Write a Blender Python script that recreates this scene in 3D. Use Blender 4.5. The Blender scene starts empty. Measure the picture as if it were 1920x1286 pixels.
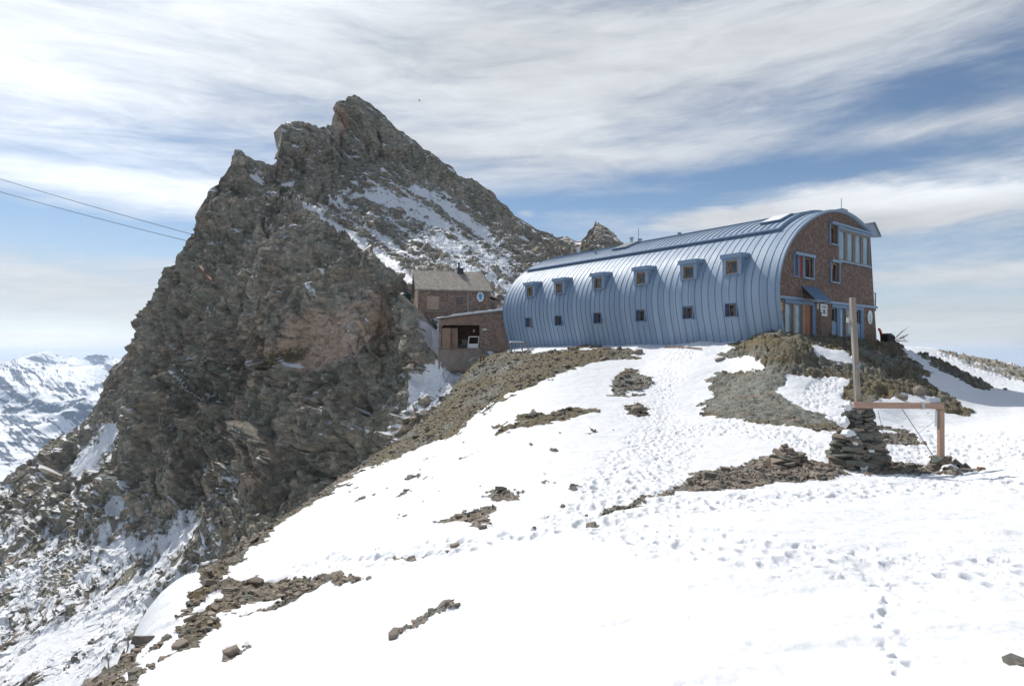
import bpy, bmesh, math, random
import numpy as np
from mathutils import Vector, Matrix
from mathutils.geometry import tessellate_polygon
R = math.radians
SC = bpy.context.scene
COL = SC.collection
random.seed(5)
# ------------------------------------------------------------------ camera, sky, sun, exposure
FPX, U0, V0 = 1150.0, 960.0, 662.0           # focal length in photo pixels, principal column, horizon row
cam = bpy.data.cameras.new('camera'); cam_o = bpy.data.objects.new('camera', cam); COL.objects.link(cam_o)
cam.sensor_width = 36.0; cam.lens = FPX / 1920 * 36; cam.shift_y = (V0 - 643) / 1920
cam.clip_start = 0.1; cam.clip_end = 60000
cam_o.location = (0, 0, 0); cam_o.rotation_euler = (R(90), 0, 0)
SC.camera = cam_o
SC.render.resolution_x = 1024; SC.render.resolution_y = 685
SC.view_settings.view_transform = 'Standard'; SC.view_settings.look = 'None'
SC.view_settings.exposure = 0.25; SC.view_settings.gamma = 1.0
SC.cycles.max_bounces = 6; SC.cycles.diffuse_bounces = 3; SC.cycles.glossy_bounces = 3
SC.cycles.volume_bounces = 1
SUN_AZ, SUN_EL = R(-34), R(47)               # azimuth from +Y towards +X
sdir = Vector((math.sin(SUN_AZ) * math.cos(SUN_EL), math.cos(SUN_AZ) * math.cos(SUN_EL), math.sin(SUN_EL)))
sun = bpy.data.lights.new('sun', 'SUN'); sun.energy = 3.4; sun.angle = R(0.55); sun.color = (1.0, 0.955, 0.89)
sun_o = bpy.data.objects.new('sun', sun); COL.objects.link(sun_o)
sun_o.rotation_euler = (-sdir).to_track_quat('-Z', 'Y').to_euler()


class NT:
    """small helper for writing node trees"""
    def __init__(s, tree):
        s.t = tree; s.n = tree.nodes; s.l = tree.links
    def node(s, kind, **kw):
        x = s.n.new(kind)
        for k, v in kw.items():
            if k.startswith('i_'):
                x.inputs[k[2:].replace('_', ' ')].default_value = v
            else:
                setattr(x, k, v)
        return x
    def put(s, sock, v):
        if isinstance(v, (int, float, tuple)): sock.default_value = v
        else: s.l.new(v, sock)
    def m(s, op, a, b=0.0, c=0.0, clamp=False):
        x = s.n.new('ShaderNodeMath'); x.operation = op; x.use_clamp = clamp
        s.put(x.inputs[0], a); s.put(x.inputs[1], b); s.put(x.inputs[2], c)
        return x.outputs[0]
    def vm(s, op, a, b=(0, 0, 0)):
        x = s.n.new('ShaderNodeVectorMath'); x.operation = op
        s.put(x.inputs[0], a); s.put(x.inputs[1], b)
        return x.outputs[0]
    def noise(s, vec, scale, detail=4.0, rough=0.55, dist=0.0, out=0):
        x = s.n.new('ShaderNodeTexNoise'); s.l.new(vec, x.inputs['Vector'])
        x.inputs['Scale'].default_value = scale; x.inputs['Detail'].default_value = detail
        x.inputs['Roughness'].default_value = rough; x.inputs['Distortion'].default_value = dist
        return x.outputs[out]
    def ramp(s, v, lo, hi, a=0.0, b=1.0):
        x = s.n.new('ShaderNodeMapRange'); x.interpolation_type = 'SMOOTHSTEP'
        s.put(x.inputs['Value'], v)
        for k, q in (('From Min', lo), ('From Max', hi), ('To Min', a), ('To Max', b)): s.put(x.inputs[k], q)
        return x.outputs[0]
    def mix(s, f, a, b):
        x = s.n.new('ShaderNodeMix'); x.data_type = 'RGBA'
        s.put(x.inputs[0], f); s.put(x.inputs[6], a if not isinstance(a, tuple) else (*a, 1)[:4]); s.put(x.inputs[7], b if not isinstance(b, tuple) else (*b, 1)[:4])
        return x.outputs[2]
    def bump(s, h, strength, dist):
        x = s.n.new('ShaderNodeBump'); x.inputs['Strength'].default_value = strength; x.inputs['Distance'].default_value = dist
        s.l.new(h, x.inputs['Height']); return x.outputs[0]


world = bpy.data.worlds.new('World'); SC.world = world; world.use_nodes = True
W = NT(world.node_tree); W.n.clear()
tc = W.node('ShaderNodeTexCoord'); D = tc.outputs['Generated']
skyt = W.node('ShaderNodeTexSky', sky_type='NISHITA'); skyt.sun_disc = False
skyt.sun_elevation = SUN_EL; skyt.sun_rotation = SUN_AZ; skyt.altitude = 2800; skyt.air_density = 1.0; skyt.dust_density = 0.6; skyt.ozone_density = 1.5
sep = W.node('ShaderNodeSeparateXYZ'); W.l.new(D, sep.inputs[0])
dx, dy, dz = sep.outputs
az = W.m('ARCTAN2', dx, dy); el = W.m('ARCSINE', dz)
# cloud layer seen in perspective: directions projected on a flat sheet high above
den = W.m('ADD', W.m('MAXIMUM', dz, 0.0), 0.10)
cmb = W.node('ShaderNodeCombineXYZ'); W.l.new(W.m('DIVIDE', dx, den), cmb.inputs[0]); W.l.new(W.m('DIVIDE', dy, den), cmb.inputs[1])
rot = W.node('ShaderNodeMapping'); W.l.new(cmb.outputs[0], rot.inputs[0]); rot.inputs['Rotation'].default_value = (0, 0, R(-14)); rot.inputs['Scale'].default_value = (0.55, 1.5, 1); rot.inputs['Location'].default_value = (1.3, 0.4, 0)
P = rot.outputs[0]
n1 = W.noise(P, 1.6, 10, 0.60, 0.7)
n2 = W.noise(P, 5.5, 9, 0.64, 0.9)
ang = W.node('ShaderNodeCombineXYZ'); W.l.new(W.m('MULTIPLY', az, 3.2), ang.inputs[0]); W.l.new(W.m('MULTIPLY', el, 9.0), ang.inputs[1])
n3 = W.noise(ang.outputs[0], 2.6, 9, 0.56, 0.3)
def azel(u, v):
    a = math.atan((u - U0) / FPX); return a, math.atan((V0 - v) / FPX * math.cos(a))
def blob(u, v, su, sv, amp):
    a, e = azel(u, v); x = W.m('DIVIDE', W.m('SUBTRACT', az, a), su / FPX); y = W.m('DIVIDE', W.m('SUBTRACT', el, e), sv / FPX)
    r = W.m('ADD', W.m('MULTIPLY', x, x), W.m('MULTIPLY', y, y))
    return W.m('MULTIPLY', W.m('EXPONENT', W.m('MULTIPLY', r, -1.0)), amp)
def total(bl, base):
    s = base
    for b in bl: s = W.m('ADD', s, blob(*b))
    return s
# where the cloud is thick or thin around the horizon
an2 = W.node('ShaderNodeCombineXYZ'); W.l.new(W.m('ADD', W.m('MULTIPLY', az, 1.5), W.m('MULTIPLY', el, -1.2)), an2.inputs[0]); W.l.new(W.m('MULTIPLY', el, 8.0), an2.inputs[1])
n4 = W.noise(an2.outputs[0], 1.9, 10, 0.57, 0.6); n5 = W.noise(an2.outputs[0], 7.5, 9, 0.66, 0.7)
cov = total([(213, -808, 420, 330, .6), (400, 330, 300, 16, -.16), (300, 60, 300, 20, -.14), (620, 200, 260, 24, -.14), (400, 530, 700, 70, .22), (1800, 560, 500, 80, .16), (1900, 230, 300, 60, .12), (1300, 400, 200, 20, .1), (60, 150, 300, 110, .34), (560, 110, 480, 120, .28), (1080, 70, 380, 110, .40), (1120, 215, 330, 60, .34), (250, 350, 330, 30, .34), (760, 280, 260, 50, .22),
             (100, 560, 400, 70, .20), (1830, 225, 180, 20, .34), (1650, 30, 330, 55, .42), (1150, 300, 260, 34, .26), (1800, 590, 320, 26, .30), (1860, 510, 200, 16, .34), (1750, 640, 300, 30, .20), (700, 30, 500, 50, .14),
             (1790, 145, 170, 55, -.26), (1600, 300, 360, 26, -.34), (150, 432, 330, 30, -.34), (400, 262, 200, 30, -.26), (1080, 385, 220, 24, -.30), (1760, 460, 170, 14, -.14), (130, 85, 200, 22, -.12)], 0.32)
cir = W.ramp(W.m('ADD', W.m('ADD', cov, W.m('MULTIPLY', W.m('SUBTRACT', n1, .5), .50)), W.m('ADD', W.m('MULTIPLY', W.m('SUBTRACT', n4, .5), 1.15), W.m('MULTIPLY', W.m('SUBTRACT', n5, .5), .34))), 0.0, 0.92, 0.0, 0.97)
cum = total([(1560, 378, 150, 34, .62), (1790, 388, 190, 36, .62), (1320, 410, 150, 20, .42), (1450, 430, 300, 24, .3), (985, 400, 26, 10, .45), (50, 655, 150, 24, .9), (240, 668, 110, 14, .8), (1890, 655, 80, 26, .8), (120, 640, 160, 18, .3), (1050, 660, 700, 26, .3)], 0.0)
cum = W.ramp(W.m('ADD', W.m('ADD', cum, W.m('MULTIPLY', W.m('SUBTRACT', n3, .5), .80)), W.m('MULTIPLY', W.m('SUBTRACT', n5, .5), .40)), 0.10, 0.66)
veil = W.m('MULTIPLY', W.m('EXPONENT', W.m('MULTIPLY', W.m('POWER', W.m('DIVIDE', W.m('MAXIMUM', el, 0.0), .13), 2.0), -1.0)), .80)
mask = W.m('MAXIMUM', W.m('MAXIMUM', cir, cum), veil)
# cloud brightness: brighter towards the sun side, soft grey bodies; strong glow out of view added to lift the shade
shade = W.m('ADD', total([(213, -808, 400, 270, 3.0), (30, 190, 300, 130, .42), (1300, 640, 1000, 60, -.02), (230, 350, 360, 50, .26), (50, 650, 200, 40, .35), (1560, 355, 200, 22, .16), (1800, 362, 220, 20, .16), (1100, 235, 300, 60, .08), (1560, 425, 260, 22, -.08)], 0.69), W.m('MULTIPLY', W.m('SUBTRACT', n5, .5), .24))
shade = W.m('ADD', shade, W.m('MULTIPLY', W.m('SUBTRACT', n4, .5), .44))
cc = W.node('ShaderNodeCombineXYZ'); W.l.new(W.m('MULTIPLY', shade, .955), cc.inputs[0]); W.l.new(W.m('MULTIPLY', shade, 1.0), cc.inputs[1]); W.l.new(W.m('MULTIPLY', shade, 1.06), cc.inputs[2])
tn = W.node('ShaderNodeMix', data_type='RGBA', blend_type='MULTIPLY'); tn.inputs[0].default_value = 1; W.l.new(skyt.outputs[0], tn.inputs[6]); tn.inputs[7].default_value = (1.0, 1.0, .94, 1)
bg1 = W.node('ShaderNodeBackground'); W.l.new(tn.outputs[2], bg1.inputs[0]); bg1.inputs[1].default_value = 0.092
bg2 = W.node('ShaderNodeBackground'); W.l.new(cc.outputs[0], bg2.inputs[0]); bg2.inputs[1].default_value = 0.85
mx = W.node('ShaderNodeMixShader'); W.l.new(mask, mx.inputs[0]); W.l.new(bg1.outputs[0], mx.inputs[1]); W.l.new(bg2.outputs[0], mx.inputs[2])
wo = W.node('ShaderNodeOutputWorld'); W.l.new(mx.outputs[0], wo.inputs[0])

# ------------------------------------------------------------------ helpers
def ray(u, v, Y): return Vector(((u - U0) / FPX * Y, Y, (V0 - v) / FPX * Y))
def tag(o, label=None, cat=None, group=None, kind=None):
    if label: o['label'] = label
    if cat: o['category'] = cat
    if group: o['group'] = group
    if kind: o['kind'] = kind
    return o
def empty(name, loc, rz=0.0, label=None, cat=None, group=None):
    o = bpy.data.objects.new(name, None); COL.objects.link(o); o.empty_display_size = .3
    o.location = loc; o.rotation_euler = (0, 0, rz)
    return tag(o, label, cat, group)
def link(name, me, mat=None, parent=None):
    o = bpy.data.objects.new(name, me); COL.objects.link(o)
    if mat and not me.materials: me.materials.append(mat)
    if parent: o.parent = parent
    return o
class MB:
    def __init__(s): s.v = []; s.f = []
    def add(s, vs, fs):
        b = len(s.v); s.v += [tuple(p) for p in vs]; s.f += [tuple(b + i for i in f) for f in fs]; return s
    def box(s, x0, x1, y0, y1, z0, z1):
        return s.add([(x, y, z) for x in (x0, x1) for y in (y0, y1) for z in (z0, z1)],
                     [(0, 1, 3, 2), (4, 6, 7, 5), (0, 4, 5, 1), (2, 3, 7, 6), (0, 2, 6, 4), (1, 5, 7, 3)])
    def hexa(s, bottom, top):
        """bottom and top: four points each, same order"""
        return s.add(list(bottom) + list(top), [(3, 2, 1, 0), (4, 5, 6, 7), (0, 1, 5, 4), (1, 2, 6, 5), (2, 3, 7, 6), (3, 0, 4, 7)])
    def bar(s, a, b, w, h=None, up=(0, 0, 1)):
        a = Vector(a); b = Vector(b); h = h or w; d = (b - a).normalized(); up = Vector(up)
        if abs(d.dot(up)) > .95: up = Vector((0, 1, 0))
        x = d.cross(up).normalized(); y = x.cross(d)
        q = [x * i * w / 2 + y * j * h / 2 for i, j in ((-1, -1), (1, -1), (1, 1), (-1, 1))]
        return s.hexa([a + p for p in q], [b + p for p in q])
    def tube(s, pts, r, n=8, cap=True, r2=None):
        pts = [Vector(p) for p in pts]; rings = []
        for i, p in enumerate(pts):
            d = (pts[min(i + 1, len(pts) - 1)] - pts[max(i - 1, 0)]).normalized()
            up = Vector((0, 0, 1)) if abs(d.z) < .9 else Vector((0, 1, 0)); x = d.cross(up).normalized(); y = x.cross(d)
            rr = r if r2 is None else r + (r2 - r) * i / (len(pts) - 1)
            rings.append([p + (x * math.cos(2 * math.pi * k / n) + y * math.sin(2 * math.pi * k / n)) * rr for k in range(n)])
        b = [q for g in rings for q in g]; f = []
        for i in range(len(pts) - 1):
            for k in range(n): f.append((i * n + k, i * n + (k + 1) % n, (i + 1) * n + (k + 1) % n, (i + 1) * n + k))
        if cap: f += [tuple(range(n))[::-1], tuple((len(pts) - 1) * n + k for k in range(n))]
        return s.add(b, f)
    def disc(s, c, rx, rz, y, th, n=28, r0=0.0):
        """upright disc in the xz plane, front at y"""
        o = [(c[0] + rx * math.cos(2 * math.pi * k / n), c[1] + rz * math.sin(2 * math.pi * k / n)) for k in range(n)]
        if r0 <= 0:
            s.add([(x, y, z) for x, z in o] + [(x, y + th, z) for x, z in o], [tuple(range(n))[::-1], tuple(n + k for k in range(n))] + [(k, (k + 1) % n, n + (k + 1) % n, n + k) for k in range(n)])
        else:
            i_ = [(c[0] + (x - c[0]) * r0, c[1] + (z - c[1]) * r0) for x, z in o]
            vs = [(x, y, z) for x, z in o] + [(x, y, z) for x, z in i_] + [(x, y + th, z) for x, z in o] + [(x, y + th, z) for x, z in i_]
            fs = []
            for k in range(n):
                j = (k + 1) % n
                fs += [(k, n + k, n + j, j), (2 * n + k, 2 * n + j, 3 * n + j, 3 * n + k), (k, j, 2 * n + j, 2 * n + k), (n + k, 3 * n + k, 3 * n + j, n + j)]
            s.add(vs, fs)
        return s
    def build(s, name, mat, parent=None, bevel=0.0, smooth=False):
        me = bpy.data.meshes.new(name); me.from_pydata(s.v, [], s.f)
        bm = bmesh.new(); bm.from_mesh(me); bmesh.ops.recalc_face_normals(bm, faces=bm.faces)
        if bevel > 0: bmesh.ops.bevel(bm, geom=list(bm.edges), offset=bevel, segments=1, affect='EDGES')
        bm.to_mesh(me); bm.free()
        if smooth:
            for p in me.polygons: p.use_smooth = True
        me.materials.append(mat)
        return link(name, me, None, parent)
def npmesh(name, verts, quads, attrs=None, smooth=True):
    me = bpy.data.meshes.new(name); n = len(verts); q = len(quads)
    me.vertices.add(n); me.vertices.foreach_set('co', verts.astype(np.float32).ravel())
    me.loops.add(q * 4); me.loops.foreach_set('vertex_index', quads.astype(np.int32).ravel())
    me.polygons.add(q); me.polygons.foreach_set('loop_start', np.arange(0, q * 4, 4, dtype=np.int32))
    try: me.polygons.foreach_set('loop_total', np.full(q, 4, dtype=np.int32))
    except Exception: pass
    me.update(calc_edges=True)
    for k, a in (attrs or {}).items():
        at = me.attributes.new(k, 'FLOAT', 'POINT'); at.data.foreach_set('value', a.astype(np.float32).ravel())
    me.polygons.foreach_set('use_smooth', np.full(q, smooth, dtype=bool))
    return me
def gridquads(nr, nc):
    i = np.arange(nr * nc).reshape(nr, nc)
    return np.stack([i[:-1, :-1], i[:-1, 1:], i[1:, 1:], i[1:, :-1]], -1).reshape(-1, 4)

# ------------------------------------------------------------------ noise in numpy
def h3(ix, iy, iz, seed):
    h = (ix.astype(np.int64) * 374761393 + iy.astype(np.int64) * 668265263 + iz.astype(np.int64) * 2147483647 + seed * 974711) & 0xFFFFFFFF
    h = ((h ^ (h >> 13)) * 1274126177) & 0xFFFFFFFF; h = ((h ^ (h >> 16)) * 2246822519) & 0xFFFFFFFF; h = h ^ (h >> 15)
    return (h & 0xFFFFFF) / float(0xFFFFFF)
def vn(p, seed=0):
    f = np.floor(p); t = p - f; t = t * t * (3 - 2 * t); x, y, z = f[:, 0], f[:, 1], f[:, 2]; r = 0
    for a in (0, 1):
        for b in (0, 1):
            w = (t[:, 0] if a else 1 - t[:, 0]) * (t[:, 1] if b else 1 - t[:, 1])
            r = r + w * (h3(x + a, y + b, z, seed) * (1 - t[:, 2]) + h3(x + a, y + b, z + 1, seed) * t[:, 2])
    return r * 2 - 1
def fbm(p, o=4, seed=0, g=.5):
    r = 0; a = 1.0
    for i in range(o): r = r + a * vn(p * 2.03 ** i + i * 17.3, seed + i); a *= g
    return r
def ridged(p, o=4, seed=0, g=.5):
    r = 0; a = 1.0
    for i in range(o): r = r + a * (1 - 2 * np.abs(vn(p * 2.03 ** i + i * 11.7, seed + i))); a *= g
    return r
def facet(p, seed=0):
    """each cell of an irregular 3-D cell pattern gets a tilted plane: angular broken rock. Returns height in cell units, and cell id"""
    q = p - .5; f = np.floor(q); best = np.full(len(p), 1e9); out = np.zeros(len(p)); idv = np.zeros(len(p))
    for a in (0, 1):
        for b in (0, 1):
            for c in (0, 1):
                x, y, z = f[:, 0] + a, f[:, 1] + b, f[:, 2] + c
                d = np.stack([p[:, 0] - x - .5 - (h3(x, y, z, seed) - .5) * .8, p[:, 1] - y - .5 - (h3(x, y, z, seed + 1) - .5) * .8, p[:, 2] - z - .5 - (h3(x, y, z, seed + 2) - .5) * .8], 1)
                dd = (d * d).sum(1); k = dd < best; best = np.where(k, dd, best)
                h = (h3(x, y, z, seed + 3) - .5) * .9 + (d[:, 0] * (h3(x, y, z, seed + 4) - .5) + d[:, 1] * (h3(x, y, z, seed + 5) - .5) + d[:, 2] * (h3(x, y, z, seed + 6) - .5)) * 1.7
                out = np.where(k, h, out); idv = np.where(k, h3(x, y, z, seed + 7), idv)
    return out, idv
def sst(a, b, x):
    t = np.clip((x - a) / (b - a), 0, 1); return t * t * (3 - 2 * t)
def polydist(u, v, poly):
    """signed distance in photo pixels, positive inside"""
    P_ = np.array(poly, float); n = len(P_); d = np.full(u.shape, 1e18); ins = np.zeros(u.shape, bool)
    for i in range(n):
        a = P_[i]; b = P_[(i + 1) % n]; e = b - a; wx = u - a[0]; wy = v - a[1]
        t = np.clip((wx * e[0] + wy * e[1]) / max(e @ e, 1e-9), 0, 1)
        d = np.minimum(d, (wx - e[0] * t) ** 2 + (wy - e[1] * t) ** 2)
        c = ((a[1] > v) != (b[1] > v)) & (u < (b[0] - a[0]) * (v - a[1]) / (b[1] - a[1] + 1e-12) + a[0]); ins ^= c
    return np.where(ins, 1, -1) * np.sqrt(d)
def inpoly(u, v, poly, pad=60):
    P_ = np.array(poly, float); out = np.full(u.shape, -999.0)
    k = (u > P_[:, 0].min() - pad) & (u < P_[:, 0].max() + pad) & (v > P_[:, 1].min() - pad) & (v < P_[:, 1].max() + pad)
    if k.any(): out[k] = polydist(u[k], v[k], poly)
    return out
class TPS:
    def __init__(s, pts, vals, sm=1e-3):
        s.p = np.array(pts, float); n = len(s.p); r = np.linalg.norm(s.p[:, None] - s.p[None], axis=2)
        K = s.k(r) + np.eye(n) * sm; Pm = np.c_[np.ones(n), s.p]; A = np.block([[K, Pm], [Pm.T, np.zeros((3, 3))]])
        s.w = np.linalg.solve(A, np.r_[np.array(vals, float), 0, 0, 0])
    def k(s, r): return np.where(r > 1e-9, r * r * np.log(np.maximum(r, 1e-9)), 0)
    def __call__(s, q):
        q = np.asarray(q, float); out = s.w[-3] + q @ s.w[-2:]
        for i in range(len(s.p)): out += s.w[i] * s.k(np.hypot(q[:, 0] - s.p[i, 0], q[:, 1] - s.p[i, 1]))
        return out

# ------------------------------------------------------------------ materials
def mat(name):
    m = bpy.data.materials.new(name); m.use_nodes = True; t = NT(m.node_tree); b = t.n['Principled BSDF']; return m, t, b
def flat(name, col, rough=.7, metal=0.0, var=.18, scale=6.0, bump=.0, spec=.4):
    """plain material whose colour still wanders a little"""
    m, t, b = mat(name); c = t.node('ShaderNodeTexCoord').outputs['Object']
    n = t.noise(c, scale, 5, .6); k = t.ramp(n, .25, .75)
    t.l.new(t.mix(k, tuple(x * (1 - var) for x in col), tuple(min(1, x * (1 + var)) for x in col)), b.inputs['Base Color'])
    b.inputs['Roughness'].default_value = rough; b.inputs['Metallic'].default_value = metal; b.inputs['Specular IOR Level'].default_value = spec
    if bump: t.l.new(t.bump(n, bump, .02), b.inputs['Normal'])
    return m
def wood(name, col, axis='Z', col2=None):
    m, t, b = mat(name); c = t.node('ShaderNodeTexCoord').outputs['Object']; mp = t.node('ShaderNodeMapping'); t.l.new(c, mp.inputs[0])
    mp.inputs['Scale'].default_value = {'Z': (14, 14, .9), 'X': (.9, 14, 14), 'P': (9, 9, .25)}[axis]
    n = t.noise(mp.outputs[0], 1.5, 5, .65); n0 = t.noise(c, 1.1, 3, .5); k = t.m('ADD', t.m('MULTIPLY', n, .7), t.m('MULTIPLY', n0, .3)); k = t.ramp(k, .3, .7)
    col2 = col2 or tuple(x * .5 for x in col)
    t.l.new(t.mix(k, col2, col), b.inputs['Base Color']); b.inputs['Roughness'].default_value = .8
    t.l.new(t.bump(n, .4, .01), b.inputs['Normal']); return m
def shingle(name, cols, w=.15, h=.18, vert=False):
    """wooden shingles in courses; the two wall directions share one pattern"""
    m, t, b = mat(name); c = t.node('ShaderNodeTexCoord').outputs['Object']; s = t.node('ShaderNodeSeparateXYZ'); t.l.new(c, s.inputs[0])
    q = t.node('ShaderNodeCombineXYZ'); t.l.new(t.m('ADD', s.outputs[0], s.outputs[1]), q.inputs[0]); t.l.new(s.outputs[2], q.inputs[1])
    br = t.node('ShaderNodeTexBrick'); t.l.new(q.outputs[0], br.inputs['Vector']); br.offset = .5
    br.inputs['Scale'].default_value = 1.0; br.inputs['Brick Width'].default_value = w; br.inputs['Row Height'].default_value = h; br.inputs['Mortar Size'].default_value = .016; br.inputs['Mortar Smooth'].default_value = .6; br.inputs['Bias'].default_value = 0.0
    br.inputs['Color1'].default_value = (*cols[0], 1); br.inputs['Color2'].default_value = (*cols[1], 1); br.inputs['Mortar'].default_value = (*tuple(x * .35 for x in cols[0]), 1)
    n = t.noise(q.outputs[0], 5.5, 3, .6); n2 = t.noise(c, .7, 5, .6)
    cell = t.vm('SNAP', q.outputs[0], (w, h, 1)); wn = t.node('ShaderNodeTexWhiteNoise'); t.l.new(cell, wn.inputs['Vector'])
    k = t.ramp(wn.outputs[0], .45, 1.0, 0, .55); col = t.mix(k, br.outputs['Color'], cols[2]); col = t.mix(t.ramp(n, .45, .8, 0, .35), col, tuple(x * .6 for x in cols[0])); col = t.mix(t.ramp(n2, .42, .66, 0, .45), col, cols[3])
    t.l.new(col, b.inputs['Base Color']); b.inputs['Roughness'].default_value = .85; b.inputs['Specular IOR Level'].default_value = .25
    saw = t.m('FRACT', t.m('DIVIDE', s.outputs[2], h)); hh = t.m('SUBTRACT', t.m('ADD', t.m('MULTIPLY', saw, -.6), wn.outputs[0]), t.m('MULTIPLY', br.outputs['Fac'], 1.2))
    t.l.new(t.bump(hh, .7, .03), b.inputs['Normal']); return m

SNOWC = (.77, .782, .80)
def terrain_mat(name, rockA, rockB, rockC, mossc, sc=1.0, bs=.6, bd=.25, sharp=.08):
    m, t, b = mat(name); c = t.node('ShaderNodeTexCoord').outputs['Object']
    at = t.node('ShaderNodeAttribute', attribute_name='snow'); am = t.node('ShaderNodeAttribute', attribute_name='moss'); ac = t.node('ShaderNodeAttribute', attribute_name='tint')
    mp = t.node('ShaderNodeMapping'); t.l.new(c, mp.inputs[0]); mp.inputs['Rotation'].default_value = (0, R(32), 0); mp.inputs['Scale'].default_value = (.8, .9, 1.5)
    big = t.noise(c, .11 * sc, 6, .62); mid = t.noise(mp.outputs[0], .8 * sc, 7, .65); fine = t.noise(c, 5.0 * sc, 6, .7)
    vor = t.node('ShaderNodeTexVoronoi'); t.l.new(mp.outputs[0], vor.inputs['Vector']); vor.inputs['Scale'].default_value = 1.6 * sc
    col = t.mix(t.ramp(t.m('ADD', t.m('MULTIPLY', big, .6), t.m('MULTIPLY', t.noise(c, .35 * sc, 4, .6), .4)), .40, .60), rockA, rockB); g2_ = t.noise(t.vm('ADD', c, (31, 7, 3)), .16 * sc, 5, .6); col = t.mix(t.ramp(g2_, .50, .66, 0, .55), col, (rockB[0] * .74, rockB[1] * .86, rockB[2] * .82)); col = t.mix(t.ramp(g2_, .36, .46, .45, 0), col, (rockC[0] * .62, rockC[1] * .55, rockC[2] * .50)); col = t.mix(t.ramp(t.m('ADD', ac.outputs['Fac'], t.m('MULTIPLY', t.m('SUBTRACT', mid, .5), .9)), .45, .75), col, rockC)
    ms_ = t.node('ShaderNodeMapping'); t.l.new(c, ms_.inputs[0]); ms_.inputs['Rotation'].default_value = (0, R(-12), 0); ms_.inputs['Scale'].default_value = (.42, .42, .09); sk1 = t.noise(ms_.outputs[0], 1.0 * sc, 7, .62, .6)
    col = t.mix(t.ramp(sk1, .53, .66, 0, .60), col, tuple(min(1, x * 1.28) for x in rockB)); col = t.mix(t.ramp(sk1, .33, .45, .60, 0), col, tuple(x * .52 for x in rockA))
    col = t.mix(t.ramp(mid, .30, .52, .55, 0), col, tuple(x * .38 for x in rockA)); col = t.mix(t.ramp(fine, .5, .75, 0, .40), col, tuple(min(1, x * 1.75) for x in rockB))
    vs = t.node('ShaderNodeSeparateColor'); t.l.new(vor.outputs['Color'], vs.inputs[0])
    col = t.mix(t.ramp(vs.outputs[0], .72, .9, 0, .35), col, tuple(min(1, x * 1.5) for x in rockC)); col = t.mix(t.ramp(vs.outputs[1], .7, .95, 0, .5), col, tuple(x * .55 for x in rockA))
    vc = t.node('ShaderNodeTexVoronoi', feature='DISTANCE_TO_EDGE'); t.l.new(t.vm('ADD', mp.outputs[0], t.node('ShaderNodeTexNoise').outputs['Color']), vc.inputs['Vector']); vc.inputs['Scale'].default_value = .75 * sc
    crk = t.ramp(vc.outputs['Distance'], 0.0, .035, 1, 0); crk = t.m('MULTIPLY', crk, t.ramp(ac.outputs['Fac'], .5, .9, 1, .25)); col = t.mix(t.m('MULTIPLY', crk, t.ramp(mid, .42, .62, 0, .7)), col, tuple(x * .28 for x in rockA))
    mk = t.ramp(t.m('ADD', am.outputs['Fac'], t.m('MULTIPLY', t.m('SUBTRACT', t.noise(c, 2.2 * sc, 5, .7), .5), 1.1)), .42, .62)
    mc = t.mix(t.ramp(t.noise(c, 1.1 * sc, 6, .7), .38, .62), mossc[0], mossc[1]); mc = t.mix(t.ramp(fine, .45, .7, 0, .6), mc, mossc[2])
    col = t.mix(mk, col, mc)
    e = t.m('ADD', at.outputs['Fac'], t.m('MULTIPLY', t.m('SUBTRACT', fine, .5), .40)); e = t.m('ADD', e, t.m('MULTIPLY', t.m('SUBTRACT', mid, .5), .30))
    sk = t.ramp(e, .5 - sharp, .5 + sharp); col = t.mix(sk, col, SNOWC)
    t.l.new(col, b.inputs['Base Color']); t.l.new(t.m('SUBTRACT', .92, t.m('MULTIPLY', sk, .35)), b.inputs['Roughness']); b.inputs['Specular IOR Level'].default_value = .2
    hr = t.m('ADD', t.m('MULTIPLY', mid, 1.0), t.m('SUBTRACT', t.m('ADD', t.m('MULTIPLY', fine, .35), t.m('MULTIPLY', vs.outputs[2], .30)), t.m('MULTIPLY', crk, .35))); hs = t.m('ADD', t.m('MULTIPLY', t.noise(c, 2.6 * sc, 4, .55), .16), t.m('MULTIPLY', t.noise(c, .35 * sc, 3, .5), .5))
    hh = t.m('ADD', t.m('MULTIPLY', hr, t.m('SUBTRACT', 1.0, sk)), t.m('MULTIPLY', hs, sk))
    t.l.new(t.bump(hh, bs, bd), b.inputs['Normal']); return m
MOSS = ((.195, .142, .080), (.120, .128, .088), (.30, .22, .125))
M = {}
M['mountain'] = terrain_mat('mountain_rock', (.235, .225, .185), (.37, .345, .28), (.52, .385, .295), MOSS, 1.0, .7, .36)
M['ridge'] = terrain_mat('ridge_ground', (.165, .172, .150), (.25, .255, .225), (.29, .235, .185), MOSS, 4.0, .7, .12, .05)
M['far'] = terrain_mat('far_mountain', (.09, .115, .155), (.13, .155, .20), (.14, .15, .17), MOSS, .02, .7, 22)
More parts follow.
